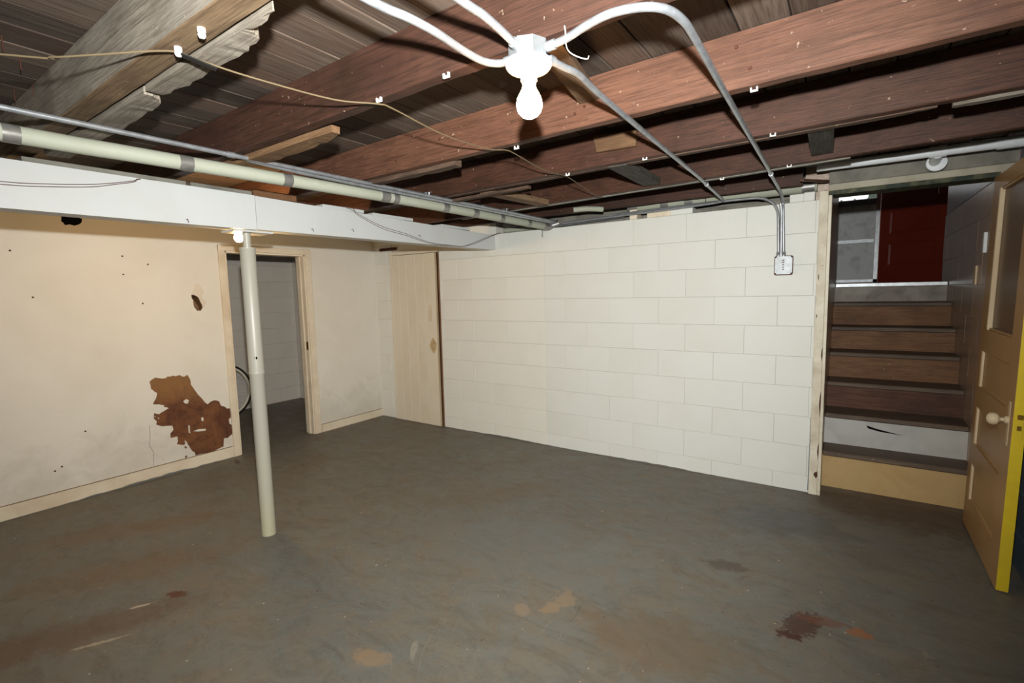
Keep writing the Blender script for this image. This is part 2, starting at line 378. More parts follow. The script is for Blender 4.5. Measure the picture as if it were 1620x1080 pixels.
# back block wall
wb = struct('wall_back', MB().box(.98, 4.30, .012, .2, 0, 1.943).box(0, .285, .012, .2, 0, 1.943).box(.285, .98, .012, .2, 1.84, 1.943), m_mortar, 'white painted concrete block wall with closet door at its left end')
def mb_back(u, z): return m_cream_block if (u < 2.2 and z < 1.6) else m_block
block_wall(wb, 0.0, 4.285, 0.0, 1.943, -.0886, 1.219-.407*3, lambda u, z, j: (u, j, z), 0, mb_back, holes=((.285, .975, 0, 1.84),), cut=2.235)
m_fedge = paint('floor_paint_lapping_up', '6E6E68', '55554F', .5, .6, .2)
def ragged(u0, u1, h, seed, step=.05):
    rg = random.Random(seed); n = int((u1-u0)/step); top = [(u1-(u1-u0)*i/n, max(.003, h*(.45+.55*math.sin(i*.23+seed)+rg.uniform(-.35, .35)))) for i in range(n+1)]
    return [[(u0, 0), (u1, 0)] + top]
part('floor_paint_edge', MB().slab(ragged(.99, 4.28, .010, 3), -.0022, .0, lambda u, v, d: (u, d, v)), m_fedge, wb, 'grey floor paint lapping up the wall')
# left wall: hardboard core, painted skin with a peeled patch and a punched hole
YZ = lambda y, z, d: (d, y, z)
patch = [(-2.268, 0.771), (-2.253, 0.784), (-2.225, 0.798), (-2.202, 0.789), (-2.176, 0.782), (-2.158, 0.782), (-2.14, 0.794), (-2.126, 0.789), (-2.105, 0.795), (-2.087, 0.787), (-2.055, 0.792), (-2.041, 0.78), (-2.027, 0.772), (-2.0, 0.786), (-1.991, 0.766), (-1.982, 0.744), (-1.979, 0.723), (-1.98, 0.702), (-1.965, 0.67), (-1.949, 0.638), (-1.929, 0.6), (-1.911, 0.576), (-1.901, 0.561), (-1.888, 0.534), (-1.866, 0.511), (-1.841, 0.528), (-1.812, 0.535), (-1.792, 0.529), (-1.771, 0.516), (-1.76, 0.476), (-1.744, 0.47), (-1.724, 0.456), (-1.713, 0.44), (-1.69, 0.441), (-1.685, 0.394), (-1.688, 0.354), (-1.705, 0.344), (-1.704, 0.326), (-1.701, 0.299), (-1.686, 0.291), (-1.683, 0.24), (-1.686, 0.205), (-1.709, 0.193), (-1.729, 0.178), (-1.745, 0.186), (-1.758, 0.183), (-1.763, 0.144), (-1.766, 0.114), (-1.793, 0.11), (-1.834, 0.1), (-1.863, 0.092), (-1.891, 0.096), (-1.907, 0.096), (-1.953, 0.101), (-1.993, 0.1), (-1.997, 0.129), (-2.011, 0.139), (-2.024, 0.164), (-2.043, 0.212), (-2.052, 0.236), (-2.062, 0.251), (-2.061, 0.221), (-2.069, 0.211), (-2.094, 0.219), (-2.108, 0.226), (-2.122, 0.234), (-2.112, 0.252), (-2.113, 0.294), (-2.138, 0.294), (-2.16, 0.293), (-2.162, 0.315), (-2.158, 0.334), (-2.137, 0.353), (-2.138, 0.374), (-2.141, 0.391), (-2.179, 0.398), (-2.214, 0.403), (-2.233, 0.416), (-2.251, 0.426), (-2.245, 0.453), (-2.256, 0.465), (-2.263, 0.481), (-2.258, 0.52), (-2.242, 0.511), (-2.226, 0.504), (-2.204, 0.516), (-2.179, 0.527), (-2.155, 0.538), (-2.17, 0.549), (-2.186, 0.552), (-2.186, 0.568), (-2.219, 0.582), (-2.259, 0.59), (-2.251, 0.61), (-2.235, 0.634), (-2.228, 0.657), (-2.225, 0.676), (-2.238, 0.684), (-2.25, 0.701), (-2.262, 0.715), (-2.263, 0.742)]
hole = [(-1.919, 1.437), (-1.901, 1.439), (-1.884, 1.43), (-1.871, 1.421), (-1.862, 1.403), (-1.854, 1.377), (-1.846, 1.359), (-1.842, 1.327), (-1.853, 1.311), (-1.864, 1.301), (-1.872, 1.319), (-1.873, 1.334), (-1.886, 1.366), (-1.903, 1.39), (-1.915, 1.405)]
isl = [[(-2.047, 0.573), (-2.024, 0.587), (-2.006, 0.573), (-2.016, 0.546), (-2.038, 0.554)], [(-1.994, 0.308), (-1.952, 0.316), (-1.898, 0.306), (-1.898, 0.291), (-1.953, 0.295)], [(-2.027, 0.368), (-2.016, 0.361), (-2.019, 0.311), (-2.014, 0.297), (-2.028, 0.305)], [(-1.925, 0.408), (-1.909, 0.407), (-1.909, 0.379), (-1.922, 0.377)], [(-2.257, 0.495), (-2.25, 0.494), (-2.252, 0.485)], [(-2.236, 0.476), (-2.226, 0.476), (-2.229, 0.465)]]
spots = [[(-2.072, 0.196), (-2.059, 0.199), (-2.05, 0.183), (-2.062, 0.177)], [(-2.073, 0.112), (-2.059, 0.122), (-2.054, 0.11), (-2.069, 0.097)], [(-1.888, 0.078), (-1.881, 0.08), (-1.879, 0.06), (-1.888, 0.057)], [(-2.139, 0.064), (-2.128, 0.064), (-2.126, 0.054)], [(-2.231, 0.141), (-2.219, 0.133), (-2.225, 0.131)]]
DL, DR, DT = -1.633, -.874, 1.812      # doorway
outer = [(-5.0, 0), (DL, 0), (DL, DT), (DR, DT), (DR, 0), (0, 0), (0, 2.006), (-5.0, 2.006)]
wl = struct('wall_left', MB().slab([outer, hole], -.12, -.004, YZ), m_patch, 'cream painted wall with peeled brown patch, punched hole and open doorway')
part('paint_skin', MB().slab([outer, patch, hole], -.0045, 0, YZ), m_plaster, wl)
part('void_dark_plate', MB().slab([[(-1.98, 1.27), (-1.75, 1.27), (-1.75, 1.56), (-1.98, 1.56)]], -.13, -.121, YZ), m_black, wl)  # black sheet behind the hole, so its inside reads as unlit
for k, lp in enumerate(isl): part('paint_flake', MB().slab([lp], -.006, .0005, YZ), m_plaster, wl)
for lp in spots: part('bare_chip', MB().slab([lp], -.002, .0006, YZ), m_patch, wl)
tear = [(-1.878, 1.527), (-1.862, 1.527), (-1.847, 1.517), (-1.835, 1.496), (-1.824, 1.479), (-1.823, 1.458), (-1.834, 1.438), (-1.839, 1.412), (-1.822, 1.394), (-1.81, 1.384), (-1.81, 1.37), (-1.826, 1.344), (-1.838, 1.327), (-1.842, 1.327), (-1.846, 1.359), (-1.854, 1.377), (-1.862, 1.403), (-1.871, 1.421), (-1.884, 1.43), (-1.901, 1.439), (-1.919, 1.437), (-1.908, 1.459), (-1.896, 1.48), (-1.888, 1.508)]
part('torn_paper', MB().slab([tear], -.004, .003, YZ), m_drywall, wl)
tear2 = [(-1.909, 1.39), (-1.903, 1.39), (-1.886, 1.366), (-1.873, 1.334), (-1.872, 1.319), (-1.872, 1.305), (-1.883, 1.305), (-1.897, 1.326), (-1.906, 1.344)]
part('torn_paper', MB().slab([tear2], -.004, .003, YZ), m_tan_y, wl)
crack = [(-2.296, 0.434), (-2.299, 0.344), (-2.309, 0.27), (-2.29, 0.224), (-2.287, 0.177), (-2.298, 0.098)]
part('crack', MB().tube([(.0003, y, z) for y, z in crack], .0011, 5), m_rust, wl)
for (a, b) in [[(-2.399, 1.303), (-2.385, 1.193)], [(-2.385, 1.193), (-2.372, 1.058)], [(-2.969, 1.581), (-2.968, 1.565)]]: pass
for y, z in [(-2.956, 1.742), (-2.361, 1.733), (-2.874, 1.44), (-2.261, 1.379), (-2.203, 1.678), (-2.366, 1.598), (-2.684, 0.481), (-2.868, 0.246), (-2.83, 0.266), (-1.954, -0.065), (-2.203, 0.058)]: part('nail_hole', MB().lathe([(0, .0006), (.006, .0005), (.0065, 0)], (0, y, z), 'x', 8), m_rust, wl)
notch = [(-2.682, 1.992), (-2.646, 1.992), (-2.605, 1.992), (-2.572, 1.983), (-2.578, 1.956), (-2.593, 1.942), (-2.618, 1.931), (-2.644, 1.937), (-2.668, 1.93), (-2.677, 1.946), (-2.686, 1.954)]
part('notch_dark_plate', MB().slab([notch], -.003, .0008, YZ), m_black, wl)  # raised black plate; the notch's inner shade is only its colour
lap = [(-2.98, 1.971), (-2.802, 1.975), (-2.684, 1.975), (-2.573, 1.974), (-2.314, 1.983), (-2.067, 1.978), (-1.742, 1.977)]
# baseboards of the left wall
def base_board(name, y0, y1, h0, h1, lab):
    o = struct(name, MB().hexa([(0, y0, 0), (.014, y0, 0), (.014, y1, 0), (0, y1, 0), (0, y0, h0), (.014, y0, h0), (.014, y1, h1), (0, y1, h1)]), m_trim, lab)
    part('shadow_gap', MB().box(0, .003, y0, y1, h1-.003, h1+.003), m_rust, o); return o
base_board('baseboard_left', -5.0, -1.69, .095, .095, 'cream baseboard left of the doorway')
base_board('baseboard_left_2', -.80, 0.0, .08, .08, 'cream baseboard between doorway and corner')
part('floor_paint_edge', MB().slab(ragged(-4.8, -1.70, .016, 5), .0, .0152, YZ), m_fedge, wl, 'dark grey floor paint lapping up the baseboard')
# door casing (trim) round the open doorway
def trim(name, pieces, lab, mat=m_trim):
    e = bpy.data.objects.new(name, None); C.objects.link(e); e['kind'] = 'structure'; e['label'] = lab
    for nm, mb in pieces: part(nm, mb, mat, e)
    return e
t1 = trim('trim_1', [('casing_board', MB().box(0, .018, DL-.055, DL, 0, DT+.05, .003)), ('casing_board', MB().box(0, .018, DR, DR+.062, 0, DT+.05, .003)), ('casing_board', MB().box(0, .0182, DL-.055, DR+.062, DT, DT+.052, .003)),
     ('jamb_board', MB().box(-.128, .006, DL, DL+.016, 0, DT, .002)), ('jamb_board', MB().box(-.128, .006, DR-.016, DR, 0, DT, .002)), ('jamb_board', MB().box(-.128, .006, DL, DR, DT-.016, DT, .002)),
     ('door_stop', MB().box(-.075, -.045, DR-.028, DR-.016, 0, DT-.016, .002)), ('door_stop', MB().box(-.075, -.045, DL+.016, DL+.028, 0, DT-.016, .002))], 'cream painted casing of the open doorway behind the post')
part('strike_plate', MB().box(-.03, -.002, DR-.0185, DR-.015, .87, .95), m_brass, t1, 'worn brass strike plate')
part('hinge', MB().box(-.03, .003, DL+.015, DL+.019, 1.46, 1.54), m_brass, t1, 'worn brass hinge leaf')
# room behind the doorway
wi = struct('wall_left_2', MB().box(-1.95, -1.812, -3.2, .1, 0, 1.95), m_inner, 'grey block wall of the dim room behind the doorway')
block_wall(wi, -1.6, .1, 0, 1.95, -.02, -1.4, lambda u, z, j: (-1.8+j, u, z), math.pi/2, lambda u, z: m_inner)
wi2 = struct('wall_back_2', MB().box(-1.95, -.12, .112, .3, 0, 1.95), m_inner, 'grey block wall closing the dim room on the right')
block_wall(wi2, -1.8, -.12, 0, 1.95, -.02, -1.8, lambda u, z, j: (u, .1+j, z), 0, lambda u, z: m_inner)
struct('wall_front_2', MB().box(-1.95, -.12, -3.3, -3.15, 0, 1.95), m_inner, 'grey wall of the dim room, out of sight')
ci = struct('ceiling_2', MB().box(-1.95, -.12, -3.2, .2, 1.975, 2.0), m_slab, 'dark board ceiling of the dim room')
me = MB().box(.003, .137, -3.15, .1, 0, .02).mesh('plank', m_plank)
for k in range(12): put('plank', me, ci, (-1.84+.14*k, 0, 1.955))
# right wall behind the open door, wall behind the camera
wr = struct('wall_right', MB().box(5.202, 5.35, -5.0, -.03, 0, 2.16), m_blue, 'blue grey block wall behind the open door')
block_wall(wr, -.0+.03, 1.9, 0, 2.16, -.02, .03, lambda u, z, j: (5.19+j, -u, z), -math.pi/2, lambda u, z: m_blue)
struct('wall_front', MB().box(-.12, 5.35, -5.1, -4.95, 0, 2.16), m_block, 'white wall behind the camera')

# ceiling: subfloor and deck planks running away from the camera
ce = struct('ceiling', MB().box(-.3, 5.6, -5.1, .35, 2.205, 2.26), m_slab, 'dark board ceiling above the open joists')
me = MB().box(.0025, .1355, -5.0, .30, 0, .022, .002).mesh('plank', m_plank)
x = 3.892 - .1375*29
while x < 5.3:
    put('plank', me, ce, (x, 0, 2.175 + random.uniform(0, .004))); x += .1375
struct('wall_left_3', MB().box(-.3, -.13, -5.0, .3, 1.955, 2.21), m_slab, 'dark boarding above the left wall')
wb2 = struct('wall_back_7', MB().box(0, 1.72, .0, .12, 1.944, 2.17), m_cream_block, 'cream boarding over the closet door')
struct('wall_back_3', MB().box(-.12, 4.34, .3, .34, 1.90, 2.21), m_dirtyboard, 'dusty rim board above the block wall')

# ------------------------------------------------------------------ joists
m_under = wood('brown_joist_underside', '6E5A44', '7D684F', '4A3A2B', 'x', .85, .2)
def joist(label, y0, z0, y1, z1, mat, th=.045, x0=-.1, x1=5.19, top=2.175, xa=2.4, xb=4.9, under=None):
    ya = y0 + (y1-y0)*(x0-xa)/(xb-xa); yb = y0 + (y1-y0)*(x1-xa)/(xb-xa); za = z0 + (z1-z0)*(x0-xa)/(xb-xa); zb = z0 + (z1-z0)*(x1-xa)/(xb-xa)
    t = thing('ceiling_joist', label, 'joist', (x0, ya, za), 'ceiling joists across the basement')
    rg = random.Random(label); N = 60; vs = []
    for i in range(N+1):
        s = i/N; X = x0+(x1-x0)*s; Y = ya+(yb-ya)*s; Z = za+(zb-za)*s; j = rg.uniform(-.0012, .0012); k = rg.uniform(-.0018, .0018)
        c = .003
        vs += [(X, Y+j, top), (X, Y+j, Z+c), (X, Y+c+j, Z), (X, Y+th-c-abs(k)*2, Z+k), (X, Y+th+k, Z+c+abs(k)), (X, Y+th, top)]
    fs = [tuple(range(6)), tuple(reversed([N*6+i for i in range(6)]))]
    for i in range(N):
        for q in range(6): fs.append((i*6+q, i*6+(q+1) % 6, (i+1)*6+(q+1) % 6, (i+1)*6+q))
    o = part('timber', MB().add(vs, fs), mat, t)
    if under:
        o.data.materials.append(under)
        for p in o.data.polygons:
            if p.normal.z < -.5: p.material_index = 1
    return t
j0 = joist('grey joist over the camera, nearest of all', -3.80, 2.01, -3.80, 2.01, m_grayjoist)
j1 = joist('thick weathered grey joist at the top left corner', -3.222, 2.01, -3.235, 2.01, m_grayjoist, .07, under=m_under)
j2 = joist('dark red joist carrying the bulb fixture', -2.675, 2.01, -2.71, 2.01, m_darkjoist, .048)
j3 = joist('bright reddish joist just beyond the bulb', -2.02, 2.01, -2.085, 2.01, m_bright, .045)
j4 = joist('dark reddish joist with a light block nailed to it', -1.425, 2.01, -1.52, 2.01, m_redjoist, .045)
j5 = joist('last reddish joist before the block wall', -.70, 2.01, -.92, 2.01, m_redjoist, .045, x1=5.15)
j6 = joist('dark joist above the foot of the block wall', -.12, 2.03, -.12, 2.03, m_darkjoist, .045, x1=4.2)
for (x, y) in ((3.0, -2.676), (3.12, -2.678), (3.3, -2.683), (2.72, -2.679), (2.55, -2.677)):
    part('nail_head', MB().lathe([(0, -.002), (.005, -.0018), (.006, 0)], (x, y, 2.04 + (x*7 % 1)*.1), 'y', 8), m_rust, j2)
for (x, y) in ((3.6, -2.053), (3.64, -2.053), (4.2, -2.068), (2.6, -2.025), (2.9, -2.033), (4.16, -2.067)):
    part('nail_head', MB().lathe([(0, -.003), (.005, -.0028), (.006, 0)], (x, y, 2.06 + (x*5 % 1)*.09), 'y', 8), m_rust, j3)
# knots and smudges read as real knots standing slightly proud
# broken nailer strips under and behind the joists
def strip(label, pts, z0, z1, mat, name='nailer_strip', seed=1, x_split=None):
    """ragged strip: pts = [(x, ynear, yfar)]"""
    rg = random.Random(seed); vs = []; n = len(pts); P = []
    for i in range(n-1):
        for k in range(5):
            t = k/5; P.append([pts[i][a]*(1-t)+pts[i+1][a]*t for a in range(3)])
    P.append(list(pts[-1]))
    for (X, a, b) in P:
        j = rg.uniform(-.006, .006); vs += [(X, a, z1), (X, a, z0+rg.uniform(0, .001)), (X, b+j, z0+rg.uniform(0, .004)), (X, b+j*1.5, z1)]
    N = len(P)-1; fs = [(0, 1, 2, 3), (N*4+3, N*4+2, N*4+1, N*4)]
    for i in range(N):
        for q in range(4): fs.append((i*4+q, i*4+(q+1) % 4, (i+1)*4+(q+1) % 4, (i+1)*4+q))
    o = part(name, MB().add(vs, fs), mat); tag(o, label, 'wood strip'); return o
G = m_grayjoist
strip('broken grey wooden strip beside the thick grey joist, longer upper piece', [(2.79, -3.145, -3.10), (2.95, -3.148, -3.085), (3.2, -3.148, -3.09), (3.32, -3.148, -3.10), (3.34, -3.148, -3.135), (3.46, -3.15, -3.14)], 2.0, 2.03, G, seed=3)
strip('broken grey wooden strip beside the thick grey joist, lower piece with an orange split', [(1.75, -3.14, -3.06), (2.3, -3.14, -3.065), (2.6, -3.14, -3.075), (2.72, -3.14, -3.08), (2.76, -3.14, -3.115)], 2.0, 2.03, G, seed=4)
strip('splintered pale strip under the dark red joist', [(2.1, -2.625, -2.57), (2.45, -2.627, -2.545), (2.7, -2.63, -2.56), (2.88, -2.63, -2.575), (2.93, -2.63, -2.60)], 1.985, 2.01, m_tanwood, seed=5)
strip('short brown strip behind the bright reddish joist at its left end', [(2.2, -1.97, -1.915), (2.5, -1.975, -1.93), (2.85, -1.985, -1.925), (2.95, -1.987, -1.94)], 1.99, 2.02, m_strip, seed=6)
strip('long brown ledger strip behind the joist with the nailed block', [(1.8, -1.355, -1.325), (3.3, -1.415, -1.37), (4.0, -1.44, -1.405), (4.62, -1.463, -1.425), (4.70, -1.466, -1.45)], 2.006, 2.03, m_strip, seed=7)
strip('dark end piece of ledger strip near the stair side', [(4.74, -1.468, -1.44), (4.8, -1.47, -1.43), (5.18, -1.485, -1.44)], 2.0, 2.03, G, seed=8)
strip('short extra batten under the left end of the nailed-block joist', [(2.2, -1.33, -1.27), (2.9, -1.36, -1.32), (2.95, -1.362, -1.33)], 1.985, 2.0, m_strip, seed=9)
strip('grey painted ledger strip along the last joist', [(1.8, -.597, -.545), (2.9, -.694, -.66), (4.0, -.791, -.76), (4.45, -.830, -.80)], 2.006, 2.024, m_dirtyboard, seed=10)
# bridging pieces
def bridge(label, a, b, w, th, mat, name='bridging_board'):
    a, b = Vector(a), Vector(b); d = (b-a).normalized(); sx = Vector((1, 0, 0)); sx = (sx-d*sx.dot(d)).normalized(); n = sx.cross(d).normalized()
    P = [p + sx*(i*w/2) + n*(j*th/2) for p in (a, b) for i, j in ((-1, -1), (1, -1), (1, 1), (-1, 1))]
    o = part(name, MB().hexa(P), mat); return tag(o, label, 'wood board')
bridge('pale tan bridging board right behind the lit bulb', (3.80, -2.63, 2.06), (3.66, -2.05, 2.10), .075, .02, m_tan_y)
bridge('grey brown bridging board slanting between the last two joists', (3.51, -1.43, 2.02), (3.48, -.83, 2.03), .10, .035, m_graywood_y)
bridge('dark grey bridging board under the conduit bend beside the stair side', (4.355, -1.46, 2.03), (4.335, -.86, 2.05), .09, .035, m_graywood_y)
bridge('light brown bridging board near the corner pipes', (2.62, -1.33, 2.02), (2.68, -.74, 2.015), .09, .035, m_tan_y)
o = part('wood_block', MB().hexa([(3.43, -1.492, 2.07), (3.63, -1.50, 2.062), (3.63, -1.465, 2.062), (3.43, -1.46, 2.07), (3.41, -1.49, 2.15), (3.63, -1.50, 2.135), (3.63, -1.465, 2.135), (3.41, -1.458, 2.15)]), m_tanwood)
tag(o, 'light orange wood block nailed to the face of a dark reddish joist', 'wood block')

# ------------------------------------------------------------------ white beam and its shims
bt = thing('support_beam', 'long white painted boxed beam held by the steel post', 'beam', (1.655, -2.3, 1.78))
def bboard(y0, y1, zt0, zt1, zb0, zb1, x=1.71):
    return MB().hexa([(1.60, y0, zb0), (x, y0, zb0), (x, y1, zb1), (1.60, y1, zb1), (1.60, y0, zt0), (x, y0, zt0), (x, y1, zt1), (1.60, y1, zt1)])
part('beam_board', bboard(-5.0, -2.262, 1.972, 1.972, 1.772, 1.782), m_beam, bt)
part('beam_board', bboard(-2.258, -.002, 1.970, 1.932, 1.785, 1.797, 1.7085), m_beam, bt)
for y, z, in ((-2.62, 1.80), (-1.92, 1.815), (-1.62, 1.84), (-1.0, 1.85)): part('bent_nail', MB().tube([(1.70, y, z), (1.725, y, z+.003), (1.728, y+.004, z-.014)], .0018, 6), m_rust, bt)
for i, (y0, y1, z) in enumerate(((-1.82, -1.50, 1.962), (-1.42, -1.04, 1.955), (-.72, -.36, 1.945), (-3.2, -2.6, 1.972), (-2.58, -2.27, 1.972))):
    lab = ['white painted shim on the beam, nearest the split', 'whitish double shim in the middle of the beam', 'pale shim on the beam close to the corner', 'dark grey long shim on the left end of the beam', 'grey shim board just left of the beam split'][i]
    o = part('shim_board', MB().box(1.60, 1.70, y0, y1, z, z+.022, .002), m_beam if i < 3 else m_dirtyboard); tag(o, lab, 'shim')
o = part('wood_wedge', MB().box(1.61, 1.70, -2.26, -2.0, 1.972, 2.01), m_riser); tag(o, 'orange brown wood packing block on the beam over the post', 'wood block')
# post
X0, Y0 = 1.665, -2.30
po = thing('steel_post', 'white painted round steel post with yellowish foot holding up the beam', 'post', (X0, Y0, 0))
def post_mat():
    t = NT('white_post_paint'); tc = t.n('ShaderNodeTexCoord'); s = t.n('ShaderNodeSeparateXYZ', i_0=tc.outputs['Object'])
    n = t.noise(t.coord((1, 1, 1), False), 14, 6, .7); n2 = t.noise(t.coord((3, 3, 1), False), 4, 4, .6)
    h = t.n('ShaderNodeMath', operation='MULTIPLY_ADD', i_0=n2, i_1=.9, i_2=s.outputs['Z']).outputs[0]
    c = t.mix(t.rng(h, .3, 1.0, .45, 0), lin('A9A598'), lin('B3A970')); c = t.mix(t.rng(n, .62, .68, 0, .55), c, lin('B9AE8A')); c = t.mix(t.rng(n, .72, .74, 0, .9), c, lin('4a4038'))
    t.base(c); t.set(Roughness=.4); t.bump(n, .15, .002); return t.m
m_post = post_mat()
part('lower_tube', MB().lathe([(0, 0), (.040, 0), (.040, .965), (.0425, .968), (.0425, .98), (.040, .983), (.040, 1.672), (.0415, 1.674), (.0415, 1.684), (.024, 1.686)], (X0, Y0, 0)), m_post, po)
part('upper_tube', MB().lathe([(.021, 1.68), (.021, 1.766)], (X0, Y0, 0), 'z', 20), m_post, po)
part('top_plate', MB().box(X0-.075, X0+.07, Y0-.1, Y0+.12, 1.764, 1.775, .002), m_beam, po)
dirc = (cam.location-Vector((X0, Y0, 1.06))); dirc.z = 0; dirc.normalize()
pc = Vector((X0, Y0, 1.062)) + dirc*.0398
ph = part('pin_hole_disc', MB().lathe([(0, .0), (.0085, 0), (.009, -.002)], (0, 0, 0), 'x', 14), m_black, po, 'black disc standing in for the pin hole')  # flat disc on the tube, black in place of the hole's shade
ph.location = pc - po.location; ph.rotation_euler = (0, 0, math.atan2(dirc.y, dirc.x)-.1)
# bulb behind the beam
bb = thing('light_bulb', 'small glowing bulb tucked under the beam beside the post', 'light bulb', (1.452, -2.235, 1.76))
part('glass', MB().lathe([(0, -.030), (.012, -.028), (.022, -.018), (.026, -.004), (.022, .010), (.014, .022), (.012, .03)], (1.452, -2.235, 1.765), 'z', 20), m_bulb2, bb)
part('socket', MB().lathe([(0, .072), (.017, .07), (.017, .03), (.012, .028)], (1.452, -2.235, 1.765), 'z', 16), m_porc, bb)
part('socket_arm', MB().box(1.442, 1.605, -2.245, -2.225, 1.835, 1.85), m_rust, bb)

# ------------------------------------------------------------------ bulb fixture and conduits
FX, FY = 3.80, -2.69
fx = thing('ceiling_light', 'lit bare bulb in a white porcelain holder on an octagonal steel box', 'ceiling light', (FX, FY, 2.01))
mb = MB(); mb.lathe([(0, 2.009), (.050, 2.009), (.050, 1.966), (0, 1.966)], (FX, FY, 0), 'z', 8); mb.sm = False
part('junction_box', mb, m_metal2, fx)
part('lamp_holder', MB().lathe([(.03, 1.968), (.056, 1.967), (.058, 1.962), (.057, 1.955), (.050, 1.948), (.032, 1.943), (.0215, 1.938), (.0205, 1.922), (.018, 1.920)], (FX, FY, 0), 'z', 32), m_porc, fx)
for a in (0, math.pi): part('screw', MB().lathe([(0, 1.949), (.004, 1.95), (.004, 1.955)], (FX+.042*math.cos(a), FY+.042*math.sin(a), 0), 'z', 8), m_metal, fx)
part('bulb_glass', MB().lathe([(0, 1.832), (.010, 1.8335), (.020, 1.839), (.028, 1.848), (.032, 1.860), (.0325, 1.868), (.030, 1.880), (.024, 1.892), (.0185, 1.902), (.0158, 1.911), (.0150, 1.922)], (FX, FY, 0), 'z', 32), m_bulb, fx, 'glowing warm white bulb')
part('bulb_collar', MB().lathe([(.0158, 1.915), (.0175, 1.915), (.0175, 1.925), (.0158, 1.925)], (FX, FY, 0), 'z', 24), m_metal, fx)

CR = .0092
def conduit(label, pts, couplings=(), straps=(), r=CR, sm=6):
    P = smooth_path(pts, sm); t = thing('conduit', label, 'conduit', P[0], 'galvanized conduits')
    part('tube', MB().tube(P, r, 12), m_metal, t)
    for i, L in couplings:
        i = min(i, len(P)-1); a = P[i]; d = (P[min(i+1, len(P)-1)]-P[max(i-1, 0)]).normalized()
        part('coupling', MB().tube([a-d*L/2, a-d*L*.1, a+d*L*.1, a+d*L/2], [r*1.3, r*1.3, r*1.3, r*1.3], 12), m_metal, t)
    for p in straps:
        part('strap', MB().box(p[0]-.028, p[0]+.028, p[1]-.009, p[1]+.009, p[2], p[2]+.002).tube([(p[0]-.013, p[1], p[2]), (p[0]-.012, p[1], p[2]-.013), (p[0], p[1], p[2]-.022), (p[0]+.012, p[1], p[2]-.013), (p[0]+.013, p[1], p[2])], .003, 6), m_metal, t)
    return t
conduit('thick looking conduit sweeping from the top edge into the left of the bulb box', [(3.66, -3.9, 1.987), (3.665, -3.3, 1.987), (3.67, -3.07, 1.985), (3.685, -2.98, 1.985), (3.69, -2.90, 1.985), (3.685, -2.80, 1.985), (3.69, -2.73, 1.985), (3.715, -2.695, 1.985), (3.75, -2.69, 1.986)], [(46, .02)])
conduit('short conduit entering the bulb box from the top edge of the view', [(3.80, -3.9, 1.995), (3.80, -3.2, 1.995), (3.803, -2.94, 1.995), (3.807, -2.88, 1.994), (3.802, -2.80, 1.992), (3.795, -2.737, 1.990)], [(29, .022)])
conduit('bent conduit arching right from the bulb box then crossing every joist to the switch box', [(3.85, -2.69, 1.987), (3.905, -2.692, 1.99), (3.97, -2.712, 1.992), (4.03, -2.722, 1.993), (4.09, -2.706, 1.993), (4.130, -2.668, 1.993), (4.148, -2.60, 1.993), (4.149, -2.50, 1.993), (4.138, -2.15, 1.995), (4.125, -1.65, 1.996), (4.108, -.95, 1.996), (4.10, -.75, 1.996), (4.088, -.35, 1.997), (4.080, -.12, 1.995), (4.084, -.035, 1.955), (4.087, -.03, 1.90), (4.093, -.03, 1.75), (4.099, -.03, 1.60)], [(2, .022), (66, .03), (106, .018)])
conduit('conduit running from the bulb box across three joists to the top of the block wall', [(3.825, -2.645, 1.987), (3.835, -2.58, 1.985), (3.845, -2.51, 1.987), (3.83, -2.38, 1.992), (3.82, -2.2, 1.994), (3.80, -1.7, 1.996), (3.775, -.95, 1.997), (3.76, -.7, 1.998), (3.735, -.25, 1.999), (3.722, -.08, 1.998), (3.69, -.045, 1.996), (3.60, -.035, 1.992), (3.3, -.03, 1.985), (2.84, -.03, 1.978), (2.45, -.03, 1.970)], [(2, .022), (42, .03)])
conduit('conduit along the top of the block wall curving down into the switch box', [(2.86, -.012, 1.992), (3.3, -.010, 1.998), (3.60, -.010, 2.002), (3.85, -.015, 2.0), (3.95, -.018, 1.992), (4.02, -.022, 1.955), (4.052, -.025, 1.90), (4.060, -.028, 1.84), (4.064, -.03, 1.72), (4.068, -.03, 1.60)], [(54, .018)])
conduit('third short conduit rising beside the switch box drop', [(4.0835, -.032, 1.60), (4.081, -.032, 1.75), (4.078, -.034, 1.88), (4.072, -.04, 1.94)], [(0, .03)])
conduit('long bright conduit running under the joists beside the insulated pipe', [(2.345, -4.9, 1.993), (2.345, -3.4, 1.993), (2.345, -2.0, 1.993), (2.36, -.6, 1.993), (2.37, .0, 1.99)], [(9, .03), (16, .03)], [(2.345, -2.55, 2.008), (2.35, -1.55, 2.008), (2.358, -.75, 2.008)])
conduit('second lower conduit clamped beside the long bright one', [(2.322, -2.62, 1.994), (2.322, -2.40, 1.985), (2.322, -1.9, 1.982), (2.335, -1.0, 1.982), (2.345, -.3, 1.982), (2.35, .03, 1.982)], [], [(2.33, -1.3, 2.0), (2.343, -.45, 2.0)])
